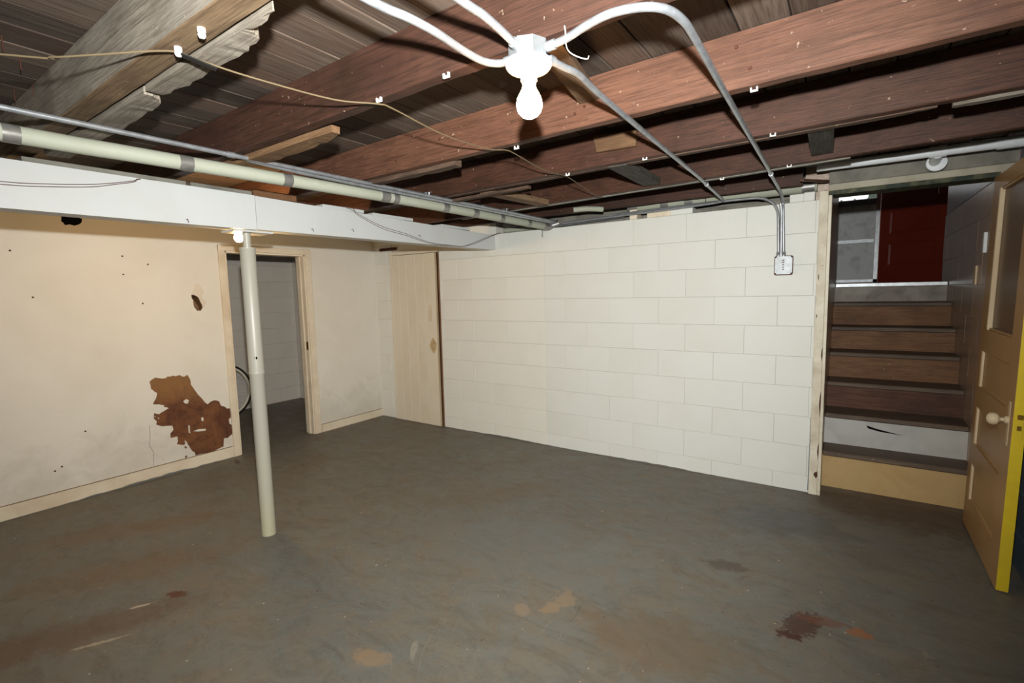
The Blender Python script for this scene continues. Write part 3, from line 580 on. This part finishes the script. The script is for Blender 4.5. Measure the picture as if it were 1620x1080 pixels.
# junction (switch) box
sb = thing('junction_box', 'square steel junction box with blank cover on the white block wall', 'junction box', (4.10, -.02, 1.53))
part('box_body', MB().box(4.048, 4.153, -.036, .002, 1.477, 1.597, .004), m_metal2, sb)
part('cover_gap_dark', MB().slab([[(4.055, 1.473), (4.146, 1.473), (4.147, 1.482), (4.156, 1.483), (4.156, 1.590), (4.147, 1.591), (4.146, 1.600), (4.055, 1.600), (4.054, 1.591), (4.045, 1.590), (4.045, 1.483), (4.054, 1.482)]], -.0385, -.036, lambda u, v, d: (u, d, v)), m_rust, sb)  # dark slab colours in the shade of the gap round the raised cover
part('raised_cover', MB().slab([[(4.060, 1.478), (4.141, 1.478), (4.143, 1.486), (4.151, 1.488), (4.151, 1.585), (4.143, 1.587), (4.141, 1.595), (4.060, 1.595), (4.058, 1.587), (4.050, 1.585), (4.050, 1.488), (4.058, 1.486)]], -.045, -.0385, lambda u, v, d: (u, d, v)), m_metal2, sb)
for sx in (4.052, 4.149):
    for sz in (1.480, 1.593): part('screw', MB().lathe([(0, -.045), (.005, -.044), (.005, -.041)], (sx, 0, sz), 'y', 8), m_rust, sb)
for dz in (1.57, 1.555, 1.54, 1.525, 1.51): part('knockout_mark', MB().box(4.094, 4.104, -.0468, -.0455, dz-.003, dz+.003), m_rust, sb)
for sx in (4.066, 4.083, 4.099): part('box_connector', MB().lathe([(.0125, 1.597), (.0125, 1.615), (.011, 1.617), (.011, 1.628), (.009, 1.63)], (sx, -.03, 0), 'z', 10), m_metal, sb)

# insulated pipe on the left
pl = [(2.175, -4.9, 1.955), (2.182, -3.33, 1.958), (2.20, -3.0, 1.958), (2.225, -2.6, 1.958), (2.25, -2.2, 1.958), (2.275, -1.6, 1.958), (2.28, -.6, 1.957), (2.285, -.06, 1.956)]
PP = smooth_path(pl, 8); pt = thing('insulated_pipe', 'long pale green wrapped pipe with silver tape bands below the joists', 'pipe', (2.175, -3.3, 1.955))
part('pipe_wrap', MB().tube(PP, .0295, 20), m_pipe, pt)
def along(P, y):
    for i in range(len(P)-1):
        if P[i].y <= y <= P[i+1].y:
            t = (y-P[i].y)/(P[i+1].y-P[i].y); return P[i].lerp(P[i+1], t), (P[i+1]-P[i]).normalized()
def bands(P, ys, par, w, r=.0305):
    for y, ww in ys:
        p, d = along(P, y); part('tape_band', MB().tube([p-d*ww/2, p-d*ww*.2, p+d*ww*.2, p+d*ww/2], [r, r*1.01, r*1.005, r], 20, False), m_tape, par)
TB = [-3.32, -2.814, -2.391, -1.82, -1.744, -1.325, -1.02, -0.705, -0.33, -0.041]
bands(PP, [(min(max(y, -3.9), -.07), w) for y, w in zip(TB, (.045, .05, .045, .06, .04, .055, .06, .05, .05, .06))], pt, .05)
part('pipe_elbow', MB().tube(smooth_path([(2.285, -.10, 1.956), (2.287, -.03, 1.956), (2.31, .01, 1.965), (2.37, .04, 1.985)], 5), .034, 16), m_tape, pt)
hk = part('hanger_hook', MB().tube(smooth_path([(2.27, -.07, 1.93), (2.268, -.075, 1.90), (2.268, -.078, 1.878), (2.274, -.078, 1.873)], 4), .004, 8), m_metal2, pt)
# second insulated pipe on the wall top, and small stubs
P2 = smooth_path([(3.02, .07, 2.045), (3.5, .07, 2.047), (4.27, .07, 2.045)], 8); pt2 = thing('insulated_pipe', 'shorter pale wrapped pipe lying along the top of the block wall', 'pipe', (3.0, .07, 2.02))
part('pipe_wrap', MB().tube(P2, .040, 20), m_pipe, pt2)
for x, w in ((3.03, .08), (3.28, .06), (3.46, .06), (4.22, .07)): part('tape_band', MB().tube([(x-w/2, .07, 2.045), (x+w/2, .07, 2.045)], .0412, 20, False), m_tape, pt2)
part('tape_band', MB().tube([(3.58, .07, 2.046), (3.585, .07, 2.046)], .0415, 20, False), m_rust, pt2, 'thin rusty wire tie')
def stub(label, pts, r, mat, name='pipe_stub'): return tag(part(name, MB().tube(smooth_path(pts, 4), r, 14), mat), label, 'pipe')
stub('short pale pipe stub poking out above the block wall corner', [(2.66, -.25, 2.03), (2.75, -.2, 2.035), (2.85, -.12, 2.03)], .020, m_pipe)
stub('grey taped pipe lying in the gap at the far end of the beam', [(1.78, .06, 1.975), (2.0, .07, 1.975), (2.2, .06, 1.972)], .024, m_pipe)
stub('shiny thin pipe in the dark gap over the block wall', [(2.35, .06, 1.965), (2.6, .07, 1.975), (2.95, .08, 1.985)], .011, m_metal2)
# sill boards and odd blocks over the wall
o = part('sill_board', MB().box(1.75, 4.33, .12, .29, 1.944, 1.985, .003), m_dirtyboard); tag(o, 'dusty sill board lying behind the pipes on the block wall', 'board')
o = part('rim_plank', MB().hexa([(2.3, .10, 2.06), (3.0, .10, 2.06), (3.0, .13, 2.06), (2.3, .13, 2.06), (2.3, .10, 2.13), (3.0, .10, 2.15), (3.0, .13, 2.15), (2.3, .13, 2.13)]), m_dirtyboard); tag(o, 'short dusty whitish plank above the corner of the block wall', 'board')
for i, (x0, x1, zt) in enumerate(((3.02, 3.08, 2.02), (3.16, 3.34, 1.985), (3.34, 3.50, 1.99), (4.12, 4.20, 1.995), (4.20, 4.262, 2.0))):
    lab = ['narrow cream stud piece standing on the block wall', 'cream filler block on the wall under the short pipe', 'white filler block beside the cream one under the short pipe', 'white filler block on the wall right of the conduit bend', 'smaller white filler block beside the door casing'][i]
    o = part('filler_block', MB().box(x0, x1, .0, .10, 1.944, zt, .003), (m_trim if i < 2 else m_block)); tag(o, lab, 'block')
# PVC drain
pv = thing('drain_pipe', 'white plastic drain pipe with a tee above the stair opening', 'pipe', (4.75, -.24, 2.05))
part('pipe', MB().tube([(4.28, -.24, 2.098), (5.19, -.24, 2.092)], .024, 18), m_pvc, pv)
part('tee_fitting', MB().tube([(4.795, -.24, 2.095), (4.865, -.24, 2.095)], .030, 18).tube([(4.83, -.24, 2.085), (4.83, -.18, 2.075), (4.83, -.12, 2.068)], .026, 18), m_pvc, pv)
part('cleanout_cap', MB().lathe([(0, -.012), (.045, -.010), (.048, 0)], (4.84, -.11, 2.062), 'y', 24), m_pvc, pv)
part('end_elbow', MB().tube([(5.06, -.24, 2.093), (5.185, -.24, 2.092)], .029, 18), m_pvc, pv)

# ------------------------------------------------------------------ header, casing and stairwell
hd = trim('trim_2', [], 'boards over the stair opening')
part('header_board', MB().box(4.335, 5.19, -.022, .10, 1.988, 2.028, .003), m_dirtytrim, hd, 'cream lower header board')
part('header_board', MB().box(4.335, 5.19, -.006, .10, 2.031, 2.17, .003), m_dirtyboard, hd, 'grimy grey upper header board')
part('head_jamb', MB().box(4.335, 5.12, -.020, .14, 1.962, 1.987, .002), m_greenedge, hd, 'peeling dark green underside')
o = part('wood_splint', MB().hexa([(4.20, -.30, 2.02), (4.22, -.30, 2.02), (4.34, -.06, 2.035), (4.315, -.06, 2.035), (4.20, -.30, 2.032), (4.22, -.30, 2.032), (4.34, -.06, 2.05), (4.315, -.06, 2.05)]), m_riser_dark); tag(o, 'dark brown wooden splint hanging beside the stair header', 'wood strip')
cj = trim('trim_3', [], 'chipped casing at the left of the stair opening', m_jamb)
part('casing_board', MB().box(4.288, 4.338, -.018, .0, 0, 1.995, .003), m_jamb, cj)
part('jamb_board', MB().box(4.3382, 4.356, -.016, .14, 0, 1.985, .002), m_jamb, cj)
part('paint_gap', MB().hexa([(4.281, -.0035, 0.02), (4.289, -.0035, 0.02), (4.2885, -.0035, .55), (4.2865, -.0035, .55), (4.281, 0, 0.02), (4.289, 0, 0.02), (4.2885, 0, .55), (4.2865, 0, .55)]), m_blue, cj, 'dark blue old paint showing along the casing foot')
for x, z, w, h in ((4.336, .95, .006, .10), (4.337, .62, .007, .18), (4.33, .14, .016, .05), (4.336, .30, .006, .12), (4.30, 1.45, .004, .05), (4.298, 1.2, .004, .03)):
    part('paint_chip', MB().slab([[(x-w, z), (x, z-h/2), (x+w*.5, z-h*.1), (x+w*.3, z+h/2), (x-w*.6, z+h*.3)]], -.0195, -.017, lambda u, v, d: (u, d, v)), m_rust, cj)
# right jamb of the opening
cr = trim('trim_4', [], 'brown painted jamb at the right of the stair opening')
part('jamb_board', MB().hexa([(5.072, -.004, 0), (5.20, -.004, 0), (5.20, .02, 0), (5.072, .02, 0), (5.102, -.004, 1.995), (5.20, -.004, 1.995), (5.20, .02, 1.995), (5.102, .02, 1.995)]), m_brownwall, cr)
# stairwell walls
struct('wall_left_4', MB().box(4.2, 4.352, .10, 1.68, 0, 3.0).box(4.2, 5.3, 1.68, 1.74, 0, 1.30), m_brownwall, 'brown wall hidden left of the stairs, with an added light-blocking panel behind them')  # second box is an added unseen panel stopping light leaks under the landing
ws = struct('wall_right_2', MB().box(5.1385, 5.30, -.0, 2.0, 0, 1.975), m_brownwall, 'glossy brown painted block wall beside the stairs')
block_wall(ws, -2.0, -.02, 0, 1.975, 1.79-9*BH, -1.78, lambda u, z, j: (5.13+j*.5, -u, z), -math.pi/2, lambda u, z: m_brownwall)
part('upper_board', MB().box(5.138, 5.30, .0, 2.0, 1.985, 3.0), m_purple, ws, 'smooth dark brown boarding over the blocks')
part('switch_plate', MB().box(5.118, 5.129, .47, .53, 1.38, 1.50, .002), m_pale_edge, ws, 'cream switch plate')
part('switch_plate', MB().box(5.112, 5.129, .25, .285, 1.57, 1.69, .002), m_pvc, ws, 'white edge plate')
struct('wall_right_3', MB().box(5.30, 6.3, 1.95, 2.05, 1.3, 3.2).box(6.2, 6.3, 2, 4.7, 1.3, 3.2), m_riser_dark, 'dark wall of the upper landing at right')
struct('wall_left_5', MB().box(3.5, 3.6, 1.62, 4.7, 1.3, 3.2).box(3.5, 4.2, 1.55, 1.65, 1.3, 3.2), m_inner, 'wall of the upper landing at left')
struct('ceiling_3', MB().box(3.5, 6.3, -.0+.16, 4.7, 3.0, 3.1), m_dirtyboard, 'ceiling of the stair hall')
struct('wall_back_4', MB().box(4.2, 5.3, .02, .16, 2.17, 3.1), m_dirtyboard, 'wall above the stair opening')
struct('floor_2', MB().box(3.5, 6.3, 1.66, 4.75, 1.28, 1.40), m_tread, 'landing floor at the top of the stairs')
wbk = struct('wall_back_5', MB().slab([[(3.5, 1.3), (6.3, 1.3), (6.3, 3.1), (3.5, 3.1)], [(3.84, 1.42), (4.76, 1.42), (4.76, 3.0), (3.84, 3.0)]], 4.62, 4.75, lambda u, v, d: (u, d, v)), m_riser_dark, 'back wall of the upper landing with the outside door')
# stairs
st = thing('staircase', 'wooden stairs with worn brown treads rising to a landing behind the opening', 'stairs', (4.74, .2, 0))
NZ = [(.17, .258), (.37, .482), (.60, .675), (.84, .873), (1.08, 1.056), (1.33, 1.245)]      # nosing front and tread top
RY = [.20, .40, .63, .87, 1.11, 1.36, 1.64]
zb = 0.0
for k in range(6):
    ynext = RY[k+1]
    part('tread', MB().box(4.353, 5.1295, NZ[k][0], ynext+.01, NZ[k][1]-.032, NZ[k][1], .006), m_tread, st)
RM = [(m_cdoor, 'cream painted riser at the floor'), (m_redwhite, 'white painted riser with a dark gouge'), (m_riser_dark, None), (m_riser, None), (m_riser, None), (m_riser, None), (m_redwhite, 'dirty white top riser')]
m_r1 = paint('worn_cream_riser_paint', 'B99C6C', 'A58453', .6, .5, .2, .3, 3, '5a4430'); m_r2 = paint('worn_white_riser_paint', 'B9B8B2', '94908a', .6, .5, .2, .3, 3)
for k in range(7):
    z0 = 0 if k == 0 else NZ[k-1][1]; z1 = NZ[k][1]-.032 if k < 6 else 1.375
    mt = (m_r1, m_r2)[k] if k < 2 else RM[k][0]
    part('riser', MB().box(4.353, 5.1295, RY[k], RY[k]+.02, z0, z1), mt, st, RM[k][1])
part('gouge', MB().slab([[(4.60, .415), (4.66, .398), (4.80, .372), (4.68, .380), (4.61, .395)]], RY[1]-.001, RY[1]+.004, lambda u, v, d: (u, d, v)), m_black, st)
part('landing_edge', MB().box(4.357, 5.128, 1.60, 1.68, 1.375, 1.408, .003), m_alu, st, 'aluminium strip on the landing edge')
# storm door
sd = thing('storm_door', 'grey aluminium storm door with fluted panels and glass at the top of the stairs', 'door', (4.3, 4.58, 1.42))
DX0, DX1 = 3.86, 4.757
part('door_frame', MB().box(DX0, DX0+.05, 4.575, 4.605, 1.42, 3.0, .003).box(DX1-.05, DX1, 4.575, 4.605, 1.42, 3.0, .003).box(DX0, DX1, 4.575, 4.605, 1.42, 1.465, .003).box(DX0, DX1, 4.57, 4.61, 2.95, 3.0, .003), m_alu, sd)
part('mid_rail', MB().box(DX0, DX1-.05, 4.565, 4.605, 1.955, 2.01, .004), m_alu, sd)
part('sash_rail', MB().box(DX0, DX1-.05, 4.56, 4.605, 2.46, 2.545, .01), m_metal2, sd)
part('lower_panel', MB().box(DX0+.05, DX1-.05, 4.585, 4.595, 1.465, 1.955), m_flute, sd)
part('upper_panel', MB().box(DX0+.05, DX1-.05, 4.585, 4.595, 2.01, 2.47), m_flute, sd)
part('glass_pane', MB().box(DX0+.05, DX1-.05, 4.588, 4.592, 2.545, 2.95), m_glass, sd)
# scalloped white awning outside, lit by daylight
sc = [(3.7, 3.0), (4.62, 3.0)]; x = 4.62
while x > 3.75:
    sc += [(x-.155*k/6, 2.59-.055*math.sin(math.pi*k/6)) for k in range(6)]; x -= .155
sc.append((3.7, 2.60))
o = part('awning_valance', MB().slab([sc], 4.752, 4.756, lambda u, v, d: (u, d, v)), m_fabric); tag(o, 'bright white scalloped awning edge seen through the storm door glass', 'awning')
struct('backdrop_outside', MB().box(2.5, 6.2, 6.3, 6.4, 0.2, 3.25), m_outside, 'dark backdrop added beyond the storm door')  # invented backdrop that hides bright sky under the scallops
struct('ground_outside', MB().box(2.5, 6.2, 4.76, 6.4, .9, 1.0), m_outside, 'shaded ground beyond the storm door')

# red panel door standing open on the landing
def panel_door(parent, W_, H_, th, rects, mat, depth=.008, glass=None):
    """local x along width, z up, front face at y=0 (towards -y), thickness to +y"""
    loops = [[(0, 0), (W_, 0), (W_, H_), (0, H_)]] + [[(a, c), (b, c), (b, d), (a, d)] for a, b, c, d in rects]
    o = MB().slab(loops, 0, th, lambda u, v, d: (u, d, v))
    me = o.mesh('door_frame', mat); f = bpy.data.objects.new('door_frame', me); C.objects.link(f); f.parent = parent
    for a, b, c, d in rects:
        p = MB(); g = .02
        p.add([(a, .001, c), (b, .001, c), (b, .001, d), (a, .001, d), (a+g, depth+.004, c+g), (b-g, depth+.004, c+g), (b-g, depth+.004, d-g), (a+g, depth+.004, d-g), (a, th-.001, c), (b, th-.001, c), (b, th-.001, d), (a, th-.001, d)],
              [(0, 1, 5, 4), (1, 2, 6, 5), (2, 3, 7, 6), (3, 0, 4, 7), (4, 5, 6, 7), (8, 9, 10, 11), (0, 1, 9, 8), (1, 2, 10, 9), (2, 3, 11, 10), (3, 0, 8, 11)])
        q = bpy.data.objects.new('panel', p.mesh('panel', mat)); C.objects.link(q); q.parent = parent
rd = thing('red_door', 'dark red panelled door standing open on the landing', 'door', (4.757, 4.50, 1.415))
rd.rotation_euler = (0, 0, math.radians(-35))
panel_door(rd, .78, 1.98, .04, [(.12, .66, .22+.41*k-(.0 if k else 0), .22+.41*k+.28) for k in range(5) if .22+.41*k+.28 < 1.95], m_red)
e = bpy.data.objects.new('door_edge', MB().box(.78, .7815, .004, .036, .6, 1.9).mesh('door_edge', m_pale_edge)); C.objects.link(e); e.parent = rd; e['label'] = 'worn tan edge strip'

# ------------------------------------------------------------------ open basement door (right)
od = thing('open_door', 'open tan panelled door with a yellow latch edge and brown painted pane', 'door', (5.068, -.012, 0.008))
od.rotation_euler = (math.radians(-.9), 0, math.radians(-90))     # local x runs from hinge to latch, local -y faces the room
# local frame: x = distance from hinge, z = height, y=0 face towards -X world
DW, DH, TH = .80, 1.95, .042
def add_local(name, mb, mat, parent, label=None):
    o = bpy.data.objects.new(name, mb.mesh(name, mat)); C.objects.link(o); o.parent = parent
    if label: o['label'] = label
    return o
rects = [(.075, .66, .165, .375), (.075, .66, .49, .70), (.075, .66, .815, 1.015)]
gl = (.15, .655, 1.135, 1.875)
loops = [[(0, 0), (DW, 0), (DW, DH), (0, DH)]] + [[(a, c), (b, c), (b, d), (a, d)] for a, b, c, d in rects + [gl]]
add_local('door_frame', MB().slab(loops, 0, TH, lambda u, v, d: (u, d, v)), m_tan, od)
for a, b, c, d in rects:
    g = .012
    add_local('panel', MB().add([(a, .010, c), (b, .010, c), (b, .010, d), (a, .010, d), (a+g, .014, c+g), (b-g, .014, c+g), (b-g, .014, d-g), (a+g, .014, d-g), (a, .03, c), (b, .03, c), (b, .03, d), (a, .03, d)],
              [(0, 1, 5, 4), (1, 2, 6, 5), (2, 3, 7, 6), (3, 0, 4, 7), (4, 5, 6, 7), (8, 9, 10, 11), (0, 1, 9, 8), (1, 2, 10, 9), (2, 3, 11, 10), (3, 0, 8, 11)]), m_tan, od)
    add_local('panel_moulding', MB().box(a, a+.013, .002, .012, c, d), m_pale_edge, od, 'worn pale moulding edge')
a, b, c, d = gl
add_local('window_panel', MB().box(a, b, .018, .026, c, d), m_glassbrown, od, 'brown painted pane')
add_local('window_moulding', MB().box(a-.002, a+.022, -.004, .018, c, d, .003), m_pale_edge, od, 'cream worn glazing bead')
add_local('window_moulding', MB().box(a+.022, b, .004, .018, c, c+.012, .002).box(a+.022, b, .004, .018, d-.012, d, .002).box(b-.012, b, .004, .018, c, d, .002), m_tan, od)
add_local('latch_edge', MB().box(DW, DW+.002, .0005, TH-.0005, .003, DH-.003), m_yellow, od, 'bright yellow painted edge')
add_local('lock_plate', MB().box(DW+.002, DW+.004, .008, .034, .70, .86, .0008), m_yellow, od, 'yellow mortise lock plate')
add_local('latch_bolt', MB().box(DW+.004, DW+.014, .012, .030, .795, .815, .002).box(DW+.004, DW+.007, .014, .028, .745, .765), m_brass, od, 'brass latch bolt')
add_local('escutcheon', MB().box(DW-.075, DW-.045, -.003, 0, .66, .86, .001), m_pale_edge, od, 'painted key plate')
kb = add_local('door_knob', MB().lathe([(0, -.075), (.014, -.073), (.025, -.064), (.028, -.052), (.025, -.040), (.012, -.031), (.009, -.028), (.009, -.018), (.017, -.014), (.017, -.003), (.008, 0)], (DW-.06, 0, .775), 'y', 20), m_pale_edge, od, 'paint-spotted cream knob')
add_local('door_knob', MB().lathe([(0, .075), (.014, .073), (.025, .064), (.028, .052), (.025, .040), (.012, .031), (.009, .0)], (DW-.06, TH, .775), 'y', 20), m_brass, od)

# ------------------------------------------------------------------ closet plank door
cd = thing('plank_door', 'cream plank closet door slightly ajar at the left end of the block wall', 'door', (.30, -.01, .012))
xs = [.30, .415, .53, .66, .79, .945]
for i in range(5): part('plank', MB().box(xs[i]+.001, xs[i+1]-.001, -.022, 0, .003, 1.822, .0018), m_cdoor, cd)
part('edge_strip', MB().box(.9455, .9525, -.024, -.001, .003, 1.822), m_yellow if 0 else m_pale_edge, cd)
part('backing', MB().box(.30, .95, 0, .006, .02, 1.82), m_riser, cd)
part('handle_plate', MB().box(.835, .885, -.0245, -.0222, 1.11, 1.29, .001), m_trim, cd, 'faded rectangular plate mark')
part('smudge', MB().slab([[(.885+.045*math.cos(a*.5)*(1+.12*math.sin(a*2.3)), .86+.075*math.sin(a*.5)*(1+.1*math.cos(a*1.9))) for a in [k*4*math.pi/22 for k in range(22)]]], -.0228, -.0215, lambda u, v, d: (u, d, v)), paint('brown_hand_smudge', 'C2AA84', 'A48660', .9, .7, .1, .2, 14), cd, 'brown hand smudge')
for z in (.16, 1.62): part('hinge', MB().lathe([(.007, z), (.007, z+.09), (0, z+.09)], (.293, -.022, 0), 'z', 8), m_cdoor, cd)
tc5 = trim('trim_5', [], 'cream frame of the closet door')
part('frame_board', MB().box(.262, .291, -.014, .012, 0, 1.86, .002), m_cdoor, tc5)
part('frame_board', MB().box(.262, .985, -.012, .012, 1.827, 1.86, .002), m_cdoor, tc5)
part('frame_board', MB().box(.970, .988, -.006, .14, 0, 1.84, .001), m_riser, tc5, 'bare brown edge of the frame')
struct('wall_back_6', MB().box(.2, 1.1, .20, .25, 0, 1.95), m_black, 'black sheet standing in for the dark closet interior')  # closet darkness put into the colour of a plain black sheet
o = part('slot_dark_strip', MB().box(.10, .37, -.010, .0, 1.885, 1.915, .002), m_rust); tag(o, 'short dark strip standing in for a shaded slot under the beam above the closet hinge side', 'dark strip')  # solid dark box; the slot's shade is its colour

# ------------------------------------------------------------------ cables, clips, wires
cab = [(2.20, -4.2, 1.99), (2.814, -3.444, 1.985), (2.90, -3.375, 1.98), (2.98, -3.314, 1.985), (3.10, -3.205, 2.0), (3.118, -3.15, 1.995), (3.13, -3.02, 1.992), (3.175, -2.80, 1.99), (3.235, -2.68, 1.998), (3.24, -2.62, 1.998), (3.218, -2.36, 1.985), (3.225, -2.1, 1.99), (3.25, -2.01, 2.0), (3.25, -1.94, 2.0), (3.235, -1.7, 1.985), (3.225, -1.5, 1.995), (3.222, -1.42, 2.0), (3.21, -1.3, 1.995), (3.16, -.95, 1.985), (3.13, -.74, 2.0)]
o = part('old_cable', MB().tube(smooth_path(cab, 5), .0024, 8), m_cable); tag(o, 'long thin tan cable looping under all the joists', 'cable')
def clip_mesh():
    m = MB(); m.box(-.011, .011, -.004, .004, -.009, -.004, .001).box(-.011, -.006, -.004, .004, -.004, .004, .001).box(.006, .011, -.004, .004, -.004, .004, .001); return m.mesh('cable_clip', m_porc)
cm = clip_mesh()
clips = [((3.53, -2.690, 2.004), 'on the dark red joist, close left of the bulb box'), ((3.25, -2.688, 2.004), 'on the dark red joist, where the tan cable crosses'), ((3.30, -2.000, 2.003), 'on the bright reddish joist beside the tan cable'),
         ((4.209, -2.045, 2.003), 'on the bright reddish joist right of the bent conduit'), ((3.665, -1.475, 2.003), 'under the light orange wood block'), ((3.24, -1.435, 2.003), 'on the nailed-block joist where the tan cable crosses'),
         ((4.196, -1.495, 2.003), 'on the nailed-block joist right of the bent conduit'), ((3.86, -.78, 2.003), 'on the last joist between the two long conduits'), ((4.195, -.86, 2.003), 'on the last joist right of the bent conduit')]
for p, w in clips:
    o = put('cable_clip', cm, None, (p[0], p[1], p[2]+.003)); tag(o, 'white cable clip ' + w, 'clip', 'white cable clips under the joists')
for p, w in (((3.25, -3.196, 2.0), 'right'), ((3.115, -3.19, 2.0), 'left')):
    o = part('insulator_knob', MB().lathe([(0, p[2]-.012), (.006, p[2]-.011), (.0085, p[2]-.006), (.0075, p[2]-.002), (.0085, p[2]+.002), (.0085, p[2]+.01)], (p[0], p[1], 0), 'z', 16), m_porc)
    tag(o, 'round white insulator knob on the thick grey joist, %s one of the two' % w, 'knob', 'insulator knobs on the grey joist')
o = part('leather_tab', MB().hexa([(3.112, -3.19, 1.99), (3.128, -3.188, 1.992), (3.152, -3.12, 1.975), (3.140, -3.118, 1.972), (3.112, -3.19, 1.993), (3.128, -3.188, 1.995), (3.152, -3.12, 1.979), (3.140, -3.118, 1.976)]), m_rubber); tag(o, 'small dark tab wrapped round the cable at the grey joist', 'strap')
o = part('wire_hook', MB().tube(smooth_path([(3.925, -2.735, 1.995), (3.925, -2.73, 1.98), (3.91, -2.70, 1.972), (3.90, -2.665, 1.972), (3.905, -2.63, 1.972), (3.915, -2.60, 1.975), (3.922, -2.605, 1.978)], 4), .0013, 6), m_porc); tag(o, 'thin bent white wire hook hanging right of the bulb', 'hook')
for a, nm in ((0, 'upper'), (.011, 'lower')):
    pts = [(1.7125, -3.6, 1.875-a), (1.7125, -3.27, 1.880-a), (1.7125, -3.13, 1.893-a), (1.7125, -2.99, 1.914-a), (1.7125, -2.90, 1.935-a*.6), (1.7125, -2.83, 1.955-a*.5), (1.70, -2.74, 1.976), (1.62, -2.2, 1.985), (1.65, -1.75, 1.99), (1.715, -1.62, 1.985-a), (1.7135, -1.56, 1.950-a), (1.7125, -1.35, 1.885-a*1.3), (1.7125, -1.14, 1.855-a*1.2), (1.7125, -.88, 1.807-a*.7), (1.7125, -.62, 1.800-a*.2), (1.7125, -.45, 1.806-a*.2), (1.7125, -.25, 1.865-a), (1.73, -.06, 1.93-a*.5), (1.76, .03, 1.955)]
    o = part('thin_wire', MB().tube(smooth_path(pts, 4), .0016, 6), m_dwire); tag(o, 'thin dark wire drooping over the white beam, %s of the pair' % nm, 'wire', 'wires over the white beam')
# small nails hanging from the deck, top left
nm_ = MB().lathe([(0, -.045), (.0016, -.04), (.0018, 0)], (0, 0, 0), 'z', 6).mesh('deck_nail', m_rust)
for x, y in ((2.12, -3.33), (2.2, -3.42), (2.0, -3.38), (1.95, -3.25), (2.3, -3.30), (1.85, -3.31), (2.42, -3.36), (2.05, -3.22)): put('deck_nail', nm_, ce, (x, y, 2.176))

# ------------------------------------------------------------------ bicycle wheel in the dim room
wx, wy, wr_ = -1.42, -1.08, .325
bw = thing('bicycle_wheel', 'spoked bicycle wheel with dark tyre leaning in the dim room behind the post', 'wheel', (wx, wy, 0))
def ring(R, r, seg=56, k=10):
    m = MB(); vs = []; fs = []
    for i in range(seg):
        a = 2*math.pi*i/seg
        for j in range(k):
            b = 2*math.pi*j/k; q = R + r*math.cos(b); vs.append((wx + r*math.sin(b), wy + q*math.cos(a), wr_ + .005 + q*math.sin(a)))
    for i in range(seg):
        for j in range(k): fs.append((i*k+j, i*k+(j+1) % k, ((i+1) % seg)*k+(j+1) % k, ((i+1) % seg)*k+j))
    m.add(vs, fs); m.sm = True; return m
part('tyre', ring(.313, .012), m_rubber, bw); part('rim', ring(.290, .0155), m_rim, bw)
part('hub', MB().lathe([(0, -.045), (.024, -.04), (.014, -.03), (.014, .03), (.024, .04), (0, .045)], (wx, wy, wr_+.005), 'x', 16), m_metal, bw)
for i in range(36):
    a = 2*math.pi*i/36; b = a + (.5 if i % 4 < 2 else -.5); sx = .03 if i % 2 else -.03
    part('spoke', MB().tube([(wx+sx, wy+.02*math.cos(b), wr_+.005+.02*math.sin(b)), (wx, wy+.277*math.cos(a), wr_+.005+.277*math.sin(a))], .0011, 4, False), m_metal, bw)
